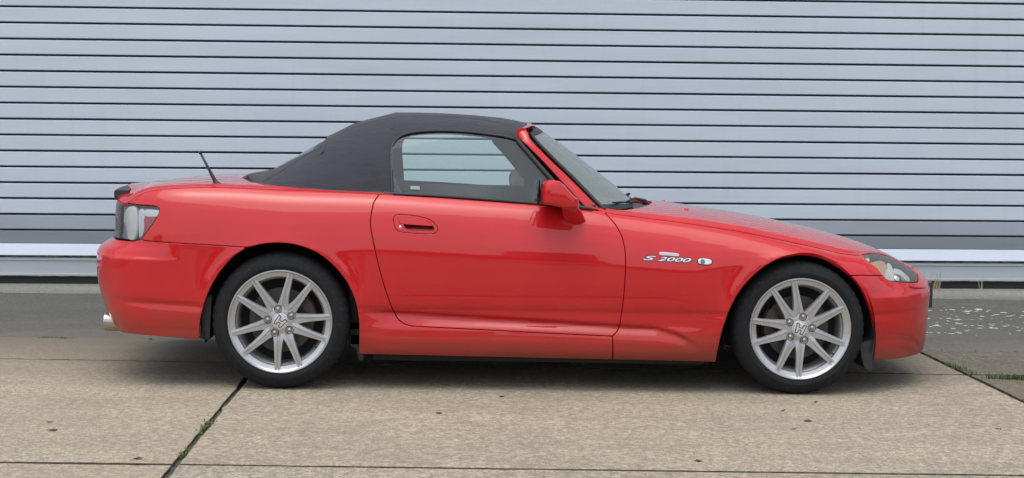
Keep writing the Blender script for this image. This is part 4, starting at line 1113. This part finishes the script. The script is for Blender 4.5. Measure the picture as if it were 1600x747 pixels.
# ---- shutter
YW = 10.96
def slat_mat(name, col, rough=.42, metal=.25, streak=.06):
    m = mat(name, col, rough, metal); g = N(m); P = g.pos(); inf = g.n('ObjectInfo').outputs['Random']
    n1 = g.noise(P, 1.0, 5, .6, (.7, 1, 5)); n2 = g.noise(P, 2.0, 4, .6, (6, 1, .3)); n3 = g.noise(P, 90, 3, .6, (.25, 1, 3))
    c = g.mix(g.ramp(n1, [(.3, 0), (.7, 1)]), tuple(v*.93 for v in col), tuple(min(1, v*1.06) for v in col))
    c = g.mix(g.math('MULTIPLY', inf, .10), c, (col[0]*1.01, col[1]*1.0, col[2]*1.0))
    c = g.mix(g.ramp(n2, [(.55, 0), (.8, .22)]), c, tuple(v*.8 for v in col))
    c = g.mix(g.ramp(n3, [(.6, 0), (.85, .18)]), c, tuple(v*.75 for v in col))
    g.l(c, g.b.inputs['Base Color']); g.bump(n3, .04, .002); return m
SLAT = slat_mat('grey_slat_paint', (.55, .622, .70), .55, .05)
SLATD = slat_mat('dark_reflection_slat_paint', (.245, .275, .31))  # lowest slat: dark ground reflection put into the paint colour
SLATM = slat_mat('dim_reflection_slat_paint', (.38, .42, .48))  # slat above it: weaker ground reflection put into the paint colour
ALU = slat_mat('aluminium_bottom_bar', (.60, .66, .765), .5, .05)  # aluminium tone with the sloped bar's sky reflection put into the colour
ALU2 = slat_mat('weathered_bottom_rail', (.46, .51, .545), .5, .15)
GROOVE = mat('shutter_groove', (.017, .023, .036), .7)
SH = empty('roller_shutter', (0, YW, 0)); tag(SH, 'wide grey roller shutter of horizontal metal slats behind the car', 'roller shutter')
PIT, Z1 = .1179, .405
XA, XB = -6.6, 8.4
def slat_mesh(h, m, gaph=.0145):
    """one slat: shallow convex face, a recessed interlock above it"""
    pr = [(.030, .000), (.004, .000), (.0, .003), (-.0004, h*.06), (-.0006, h*.45), (-.0006, h-gaph-.008), (-.0002, h-gaph-.002), (.003, h-gaph), (.018, h-gaph+.001), (.020, h), (.030, h)]
    me = bpy.data.meshes.new('slat'); v = []; f = []; xs = np.linspace(XA, XB, 2); n = len(pr)
    for x in xs: v += [(x, a, b) for a, b in pr]
    for i in range(n-1): f.append((i, n+i, n+i+1, i+1))
    mi = [1 if i >= 7 else 0 for i in range(n-1)]
    me.from_pydata(v, [], f); me.materials.append(m); me.materials.append(GROOVE); me.polygons.foreach_set('material_index', mi)
    me.polygons.foreach_set('use_smooth', [False for i in range(n-1)]); me.update(); return me
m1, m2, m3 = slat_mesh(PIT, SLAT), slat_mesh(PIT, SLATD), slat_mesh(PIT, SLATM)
# line 0 is the groove at Z1; slats stand between grooves
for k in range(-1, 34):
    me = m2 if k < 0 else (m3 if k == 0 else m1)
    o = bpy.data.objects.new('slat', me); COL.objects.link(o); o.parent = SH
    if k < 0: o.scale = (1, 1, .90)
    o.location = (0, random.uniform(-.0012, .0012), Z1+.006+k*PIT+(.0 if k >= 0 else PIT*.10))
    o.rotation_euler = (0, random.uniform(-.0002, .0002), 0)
zt = Z1+.006-PIT*.90
def rail(name, pr, m, parent=SH, x0=XA, x1=XB):
    v = [(x, a, b) for x in (x0, x1) for a, b in pr]; n = len(pr); f = [(i, n+i, n+(i+1) % n, (i+1) % n) for i in range(n)]+[tuple(range(n))[::-1], tuple(range(n, 2*n))]
    return mesh_obj(name, v, f, m, parent, smooth=False)
# bright sloped bar, moss line, lower rail, rubber, moss line
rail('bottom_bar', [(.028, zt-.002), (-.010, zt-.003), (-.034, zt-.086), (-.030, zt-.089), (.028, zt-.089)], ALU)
rail('bottom_rail', [(.028, .198), (-.010, .198), (-.016, .192), (-.016, .179), (-.006, .176), (-.006, .080), (-.014, .078), (-.014, .064), (.028, .062)], ALU2)
MOSS = mat('moss', (.07, .08, .035), .95)
def moss_strip(z, yb_, h, name, seed, thick=.010):
    r_ = np.random.default_rng(seed); xs = np.linspace(XA, XB, 900); v = []; f = []
    hh = h*(.35+.75*np.clip(np.convolve(r_.random(920), np.ones(9)/9, 'same')[:900]*1.6-.3, 0, 1.3)+.3*r_.random(900)); t = thick*(.3+r_.random(900))
    for x, a, b in zip(xs, hh, t): v += [(x, yb_, z), (x, yb_-b, z+a*.3), (x, yb_-b*.4, z+a), (x, yb_+.01, z+a)]
    for i in range(899):
        for k in range(3): f.append((i*4+k, i*4+4+k, i*4+5+k, i*4+1+k))
    o = mesh_obj(name, v, f, None, SH, mats=[MOSSM]); tag(o, kind='stuff'); return o
MOSSM = mat('moss_and_grime', (.1, .1, .05), .95); g = N(MOSSM); P = g.pos()
g.l(g.mix(g.ramp(g.noise(P, 30, 4, .6, (.3, 1, 1)), [(.35, 0), (.65, 1)]), (.035, .034, .028), (.24, .25, .17)), g.b.inputs['Base Color'])
moss_strip(.199, .0, .026, 'moss', 3); moss_strip(.055, -.01, .014, 'moss', 4, .006)
rail('rubber_seal', [(.026, .0615), (.012, .0615), (.010, .010), (.012, -.03), (.026, -.03)], mat('rubber_black_seal', (.018, .019, .021), .7))
rail('interlock_gap', [(.034, .30), (.029, .30), (.029, .0), (.034, .0)], GROOVE)
# guides and the building round the opening (outside the picture)
def bobj(name, a, m, label=None, cat=None, parent=None, bevel=0, kind=None):
    bm = bmesh.new(); box(bm, *a); o = bm_obj(name, bm, m, parent, 30, bevel=bevel); tag(o, label, cat, kind=kind); return o
GUIDE = mat('guide_steel', (.3, .33, .37), .5, .4)
for x in (XA, XB): bobj('guide_rail', (x-.06, x+.06, -.05, .12, 0, 4.5), GUIDE, parent=SH)
CLAD = mat('pale_cladding', (.38, .40, .42), .6)
HB = empty('hangar_building', (0, YW+.1, 0)); tag(HB, 'pale metal-clad industrial building the roller shutter is set into', 'building')
for a in ((-18, XA-.05, .0, .25, 0, 6.5), (XB+.05, 20, .0, .25, 0, 6.5), (XA-.05, XB+.05, .0, .25, 4.3, 6.5)): bobj('wall', a, CLAD, parent=HB)
bobj('roof', (-18.2, 20.2, -.25, 14, 6.5, 6.7), CLAD, parent=HB)

# ---- ground
def ground_mat(name, base, dark, stain, scale=1., warm=0, edge=None):
    m = mat(name, base, .88); g = N(m); P = g.pos()
    big = g.noise(P, .55, 5, .62, (.6, 1.3, 1), .4); mid = g.noise(P, 2.6, 6, .68, (.55, 1.5, 1)); fine = g.noise(P, 85, 4, .7); vf = g.noise(P, 260, 3, .6); ag = g.n('TexVoronoi', Vector=P, Scale=120.).outputs['Distance']
    c = g.mix(g.ramp(big, [(.36, 0), (.66, 1)]), base, dark)
    c = g.mix(g.ramp(mid, [(.43, 0), (.66, .95)]), c, stain)
    c = g.mix(g.ramp(fine, [(.40, 1), (.53, 0)]), c, tuple(v*.34 for v in base))
    med = g.noise(P, 34, 5, .9); c = g.mix(g.ramp(med, [(.42, 1), (.495, 0)]), c, tuple(v*.33 for v in base)); c = g.mix(g.ramp(med, [(.53, 0), (.60, .5)]), c, tuple(v*1.5 for v in base)); c = g.mix(g.math('MULTIPLY', g.n('ObjectInfo').outputs['Random'], .45), c, (base[0]*.93, base[1]*.87, base[2]*.76))
    c = g.mix(g.ramp(vf, [(.53, 0), (.68, .55)]), c, tuple(min(.75, v*1.55+.02) for v in base))
    spk = g.ramp(g.noise(P, 38, 5, .75), [(.64, 0), (.70, .55)]); c = g.mix(spk, c, tuple(v*.35 for v in dark))
    if edge is not None:
        yy = g.math('ADD', g.xyz(P)[1], g.math('MULTIPLY', g.math('SUBTRACT', g.noise(P, 1.7, 6, .65, (.5, 1, 1)), .5), edge[2]))
        c = g.mix(g.ramp(g.math('DIVIDE', g.math('SUBTRACT', yy, edge[0]), edge[1]-edge[0]), [(0, 0), (1, edge[4])]), c, edge[3])
    g.l(c, g.b.inputs['Base Color'])
    h = g.math('ADD', g.math('MULTIPLY', ag, .6), g.math('ADD', fine, g.math('MULTIPLY', mid, 2)))
    g.bump(h, .55, .004); return m
CONC = ground_mat('brushed_concrete', (.40, .350, .268), (.31, .272, .21), (.205, .182, .145), edge=(6.7, 8.1, 1.2, (.13, .112, .084), .9))
CONC2 = ground_mat('mossy_concrete', (.17, .15, .11), (.12, .11, .085), (.085, .08, .06))
APRON = ground_mat('pale_apron_concrete', (.27, .28, .25), (.19, .20, .18), (.13, .135, .115), edge=(10.62, 10.22, .5, (.10, .102, .09), .9))
ASPH = ground_mat('worn_asphalt', (.095, .097, .090), (.048, .051, .051), (.15, .143, .122), edge=(8.65, 8.1, 1.1, (.15, .135, .108), .8))
SOIL = mat('joint_soil', (.035, .033, .030), .95); g = N(SOIL); P = g.pos()
g.l(g.mix(g.ramp(g.noise(P, 18, 4), [(.42, 0), (.62, 1)]), (.065, .062, .055), (.13, .125, .08)), g.b.inputs['Base Color']); g.bump(g.noise(P, 60, 4), .6, .01)
FAR = ground_mat('yard_ground', (.20, .19, .165), (.16, .155, .14), (.13, .125, .11))
# base sheet to the horizon
xs = [-900, -300, -100, -40, -12, -6, -3, 0, 3, 6, 12, 40, 100, 300, 900]; ys = [-900, -300, -100, -40, -14, -6, 0, 4, 8.15, 9, 10, 10.96, 12, 30, 100, 900]
v = []; f = []
for y in ys:
    for x in xs:
        xx = max(-12, min(12, x)); v.append((x, y, gz(xx, y)-.016-(.02 if abs(x) > 12 or y < -6 else 0)))
n = len(xs)
for j in range(len(ys)-1):
    for i in range(n-1): f.append((j*n+i, j*n+i+1, (j+1)*n+i+1, (j+1)*n+i))
gr = mesh_obj('ground', v, f, SOIL, smooth=False, mats=[SOIL, FAR], midx=[0 if (3 < (k % (n-1)) < 10 and k//(n-1) in range(4, 11)) else 1 for k in range(len(f))]); tag(gr, kind='structure')

YARD = empty('concrete_yard'); tag(YARD, kind='structure')
def noisy_line(a, b, amp, st=.05, seed=0, chip=0):
    r_ = np.random.default_rng(seed); L = math.hypot(b[0]-a[0], b[1]-a[1]); k = max(2, int(L/st)); t = np.linspace(0, 1, k+1)
    w1 = np.cumsum(r_.normal(0, 1, k+1)); w1 -= np.linspace(w1[0], w1[-1], k+1); w1 = w1/(np.abs(w1).max()+1e-6)*amp*.8; w2 = r_.normal(0, amp*.25, k+1)
    if chip:
        for _ in range(int(L*chip)): 
            c_ = r_.random(); w2 += -abs(r_.normal(0, amp*2.2))*np.exp(-((t-c_)*L/(.02+.05*r_.random()))**2)
    w = (w1+w2); w[0] = w[-1] = 0
    nx, ny = -(b[1]-a[1])/L, (b[0]-a[0])/L
    return [(a[0]+(b[0]-a[0])*tt+nx*ww, a[1]+(b[1]-a[1])*tt+ny*ww) for tt, ww in zip(t, w)]
_sd = [10]
def slab_piece(corners, m, name='concrete_slab', parent=YARD, amp=.0032, th=.12, gaps=(.009,)*4, dz=0):
    """slab with ragged, slightly rounded edges; corners CCW (x, y)"""
    c = corners; n = 4; P = []
    # shrink by gaps: edge i runs c[i]->c[i+1]
    def shift(i):
        a, b = c[i], c[(i+1) % 4]; L = math.hypot(b[0]-a[0], b[1]-a[1]); nx, ny = -(b[1]-a[1])/L, (b[0]-a[0])/L; g_ = gaps[i]
        return (a[0]+nx*g_, a[1]+ny*g_), (b[0]+nx*g_, b[1]+ny*g_)
    def inter(l1, l2):
        (x1, y1), (x2, y2) = l1; (x3, y3), (x4, y4) = l2; d = (x1-x2)*(y3-y4)-(y1-y2)*(x3-x4)
        a = x1*y2-y1*x2; b = x3*y4-y3*x4; return ((a*(x3-x4)-(x1-x2)*b)/d, (a*(y3-y4)-(y1-y2)*b)/d)
    Ls = [shift(i) for i in range(4)]; K = [inter(Ls[i-1], Ls[i]) for i in range(4)]
    for i in range(4):
        _sd[0] += 1; P += noisy_line(K[i], K[(i+1) % 4], amp, .06, _sd[0], 1.0)[:-1]
    v = []; k = len(P); cx_ = sum(p[0] for p in P)/k; cy_ = sum(p[1] for p in P)/k
    I = inset(P, .006)
    for p in I: v.append((p[0], p[1], gz(*p)+dz))
    for p in P: v.append((p[0], p[1], gz(*p)+dz-.0018))
    for p in P: v.append((p[0], p[1], gz(*p)+dz-.05))
    f = [tuple(range(k))]+[(j*k+i, (j+1)*k+i, (j+1)*k+(i+1) % k, j*k+(i+1) % k) for j in (0, 1) for i in range(k)]
    o = mesh_obj(name, v, f, m, parent, smooth=False, mats=[m, SOIL], midx=[0]*(k+1)+[1]*k); return o
JX = [-.977-3.627*2, -.977-3.627, -.977, 2.65, 2.65+3.627, 2.65+2*3.627]
JY = lambda x, base, sl: base+sl*(x-0)
rowsY = [(-3.75, 0), (-1.53, 0), (.69, 0), (2.91, -.01), (5.13, -.0155), (7.36, -.027), (8.15, -.01)]
for j in range(len(rowsY)-1):
    for i in range(len(JX)-1):
        x0, x1 = JX[i], JX[i+1]; (ya, sa), (yb2, sb) = rowsY[j], rowsY[j+1]
        cs_ = [(x0, ya+sa*x0), (x1, ya+sa*x1), (x1, yb2+sb*x1), (x0, yb2+sb*x0)]
        mm = CONC2 if (i >= 3 and j >= 4) else CONC
        gl, gr_ = (.020, .020)
        slab_piece(cs_, mm, gaps=(.018 if j >= 5 else .012, .0135, .018 if j >= 4 else .012, .0135), dz=random.uniform(-.0015, .0015))
# asphalt strip and apron at the door
def strip(name, y0, y1, m, kind, lift, amp0=.02, nx=160, ny=5, seed=1):
    r_ = np.random.default_rng(seed); xs = np.linspace(-11, 13, nx); v = []; f = []
    w_ = np.convolve(r_.normal(0, 1, nx+20), np.ones(7)/7, 'same')[10:-10]*amp0*2
    for j in range(ny):
        for i, x in enumerate(xs):
            y = y0+(y1-y0)*j/(ny-1)+(w_[i] if j == 0 else 0); v.append((x, y, gz(x, y)+lift-(.01 if j == 0 else 0)))
    for j in range(ny-1):
        for i in range(nx-1): f.append((j*nx+i, j*nx+i+1, (j+1)*nx+i+1, (j+1)*nx+i))
    o = mesh_obj(name, v, f, m); tag(o, kind=kind); return o
strip('asphalt', 8.17, 10.60, ASPH, 'structure', -.006, .03)
strip('door_apron', 10.28, 10.99, APRON, 'structure', .0, .11, seed=5)
# white flecks of old paint on the asphalt at the right
FL = mat('flaking_white_paint', (.62, .62, .58), .8); r_ = np.random.default_rng(12); v = []; f = []
for k in range(800):
    cl = r_.integers(0, 5); y = 8.75+[.05, .35, .62, .9, 1.2][cl]*.85+r_.normal(0, .075); x = r_.uniform(2.75, 4.9)
    if r_.random() > .25+.5*(sin(x*7+cl*2)*.5+.5): continue
    L = abs(r_.normal(.009, .010))+.003; Wd = L*r_.uniform(.4, .9); a0 = r_.uniform(0, 6); b_ = len(v); n = 7
    for i in range(n):
        a = a0+2*pi*i/n; rr = r_.uniform(.55, 1.1); xx, yy = x+cos(a)*L*rr, y+sin(a)*Wd*rr; v.append((xx, yy, gz(xx, yy)-.006+.0035))
    f.append(tuple(range(b_, b_+n)))
o = mesh_obj('paint_flecks', v, f, FL, smooth=False); tag(o, kind='stuff')

# ---- trees far behind the photographer (only their reflection is seen)
TR = mat('treeline_foliage', (.055, .07, .035), .9); r_ = np.random.default_rng(21); v = []; f = []
base = bmesh.new(); bmesh.ops.create_icosphere(base, subdivisions=2, radius=1); bv = np.array([q.co[:] for q in base.verts]); bf = [tuple(q.index for q in p.verts) for p in base.faces]; base.free()
for k in range(420):
    x = -150+300*r_.random(); h = 5.5+2.5*sin(x*.07)+1.6*sin(x*.31+1); z = r_.random()**.7*h; y = -58+r_.normal(0, 2.5); R_ = r_.uniform(1.1, 2.4)
    q = bv*R_*(1+r_.normal(0, .16, (len(bv), 1)))*np.array([1.15, 1, .85])+np.array([x, y, z]); b_ = len(v); v += q.tolist(); f += [tuple(b_+i for i in p) for p in bf]
o = mesh_obj('distant_trees', v, f, TR, smooth=False); tag(o, kind='stuff')

# ---- weeds
GREEN = mat('weed_leaf', (.07, .12, .03), .6); g = N(GREEN); inf = g.noise(g.pos(), 60, 2)
g.l(g.mix(inf, (.045, .085, .02), (.13, .17, .06)), g.b.inputs['Base Color'])
STRAW = mat('dry_grass', (.45, .36, .2), .8)
def weed(name, pts, nb, hgt, spread, label, cat, m=GREEN, seed=1, lean=.7, wd=.0025, ngroup=None):
    r_ = np.random.default_rng(seed); v = []; f = []
    for _ in range(nb):
        u = r_.random()*(len(pts)-1); i = min(int(u), len(pts)-2); t = u-i
        x = pts[i][0]+(pts[i+1][0]-pts[i][0])*t+r_.normal(0, spread); y = pts[i][1]+(pts[i+1][1]-pts[i][1])*t+r_.normal(0, spread*.6)
        z = gz(x, y)-.012; h = hgt*(.35+r_.random()*.8); a = r_.uniform(0, 2*pi); l = lean*h*r_.random(); dx, dy = cos(a)*l, sin(a)*l; px_, py_ = -sin(a)*wd, cos(a)*wd; b_ = len(v)
        v += [(x-px_, y-py_, z), (x+px_, y+py_, z), (x+dx*.45-px_*.9, y+dy*.45-py_*.9, z+h*.65), (x+dx*.45+px_*.9, y+dy*.45+py_*.9, z+h*.65), (x+dx, y+dy, z+h)]
        f += [(b_, b_+1, b_+3, b_+2), (b_+2, b_+3, b_+4)]
    o = mesh_obj(name, v, f, m, smooth=False); tag(o, label, cat, kind=None if label else 'stuff'); return o
weed('weed_tuft', [(-.985, 5.70), (-.975, 5.92)], 260, .022, .010, 'small green weeds growing in the paving joint behind the rear wheel', 'weed', seed=2, wd=.003)
weed('weed_tuft', [(-.985, 5.28), (-.98, 5.42)], 110, .018, .008, 'thin green weeds lowest in the diagonal paving joint at the left', 'weed', seed=3, wd=.003)
weed('weed_tuft', [(2.72, 7.18), (3.05, 7.12)], 500, .040, .022, 'green grass tuft at the right edge of the picture beside the paving joint', 'weed', seed=14, wd=.003)
weed('weed_tuft', [(2.67, 7.65), (2.69, 7.30)], 260, .025, .016, 'patchy low grass along the joint ahead of the front bumper', 'weed', seed=5, wd=.003)
weed('weed_tuft', [(2.68, 6.60), (2.70, 6.35)], 160, .025, .014, 'sparse weeds in the joint at the lower right picture edge', 'weed', seed=6, wd=.003)
weed('weed_tuft', [(-2.30, 8.16), (-2.12, 8.14)], 160, .020, .012, 'tiny weed patch where asphalt meets concrete at the left', 'weed', seed=7, wd=.003)
weed('moss_edge', [(2.55, 8.1), (3.6, 8.1)], 700, .010, .05, None, None, seed=8, wd=.003)
weed('dry_grass_tuft', [(3.62, 10.88), (3.72, 10.88)], 16, .17, .012, 'dry straw stalks standing against the foot of the shutter', 'dry grass', STRAW, 9, .45, .0025)
weed('dry_grass_tuft', [(4.02, 10.88), (4.05, 10.88)], 4, .13, .006, 'single thin straw stalk by the shutter near the right edge', 'dry grass', STRAW, 10, .3, .002)
# fallen leaf scraps
LEAF = mat('dead_leaf', (.06, .045, .03), .8)
def px_ground(px, py):
    d = fw+rt*((px-800)/F_PX)-up*((py-373.5)/F_PX); o_ = Vector((0, 0, HC)); n_v = Vector((TAU, 0, 1)); k = ZR+TAU*XR
    return o_+d*((k-n_v.dot(o_))/n_v.dot(d))
first = None
spots = [(78, 661, 'upper'), (82, 674, 'lower'), (785, 621, ''), (1275, 630, ''), (1223, 643, ''), (1240, 672, ''), (1090, 722, ''), (1262, 659, ''), (216, 718, ''), (235, 531, ''), (1560, 672, ''), (686, 647, '')]
lbl = ['dead leaf scrap on concrete at far left, the upper of two', 'dead leaf scrap on concrete at far left, the lower of two', 'small dead leaf in front of the car below the door', 'dark leaf scrap just in front of the front tyre', 'dark leaf scrap left of the front tyre foot on the concrete', 'curled leaf scrap in mid concrete below the front wheel', 'dark leaf scrap near the bottom joint right of centre', 'tiny leaf scrap between the front tyre and the curled scrap', 'leaf scrap beside the bottom left joint line', 'dark scrap under the rear bumper edge', 'thin leaf scrap near the right edge of the front slab', 'tiny dark scrap on the slab below the door centre']
for (px, py, _), lb in zip(spots, lbl):
    p = px_ground(px, py); r_ = np.random.default_rng(int(px)); n = 8; v = []
    L = .008+.008*r_.random()
    for i in range(n): a = 2*pi*i/n; v.append((cos(a)*L*(1.3 if i % 4 == 0 else .8+.3*r_.random()), sin(a)*L*.55, .002+.006*r_.random()))
    v += [(a_, b_, c_-.0015) for a_, b_, c_ in v]
    f = [tuple(range(n)), tuple(range(2*n-1, n-1, -1))]+[(i, n+i, n+(i+1) % n, (i+1) % n) for i in range(n)]
    o = mesh_obj('leaf_scrap', v, f, LEAF, smooth=False); o.location = (p.x, p.y, gz(p.x, p.y)+.001); o.rotation_euler = (0, 0, r_.uniform(-.5, .5)); tag(o, lb, 'leaf', 'dead leaf scraps on the concrete')
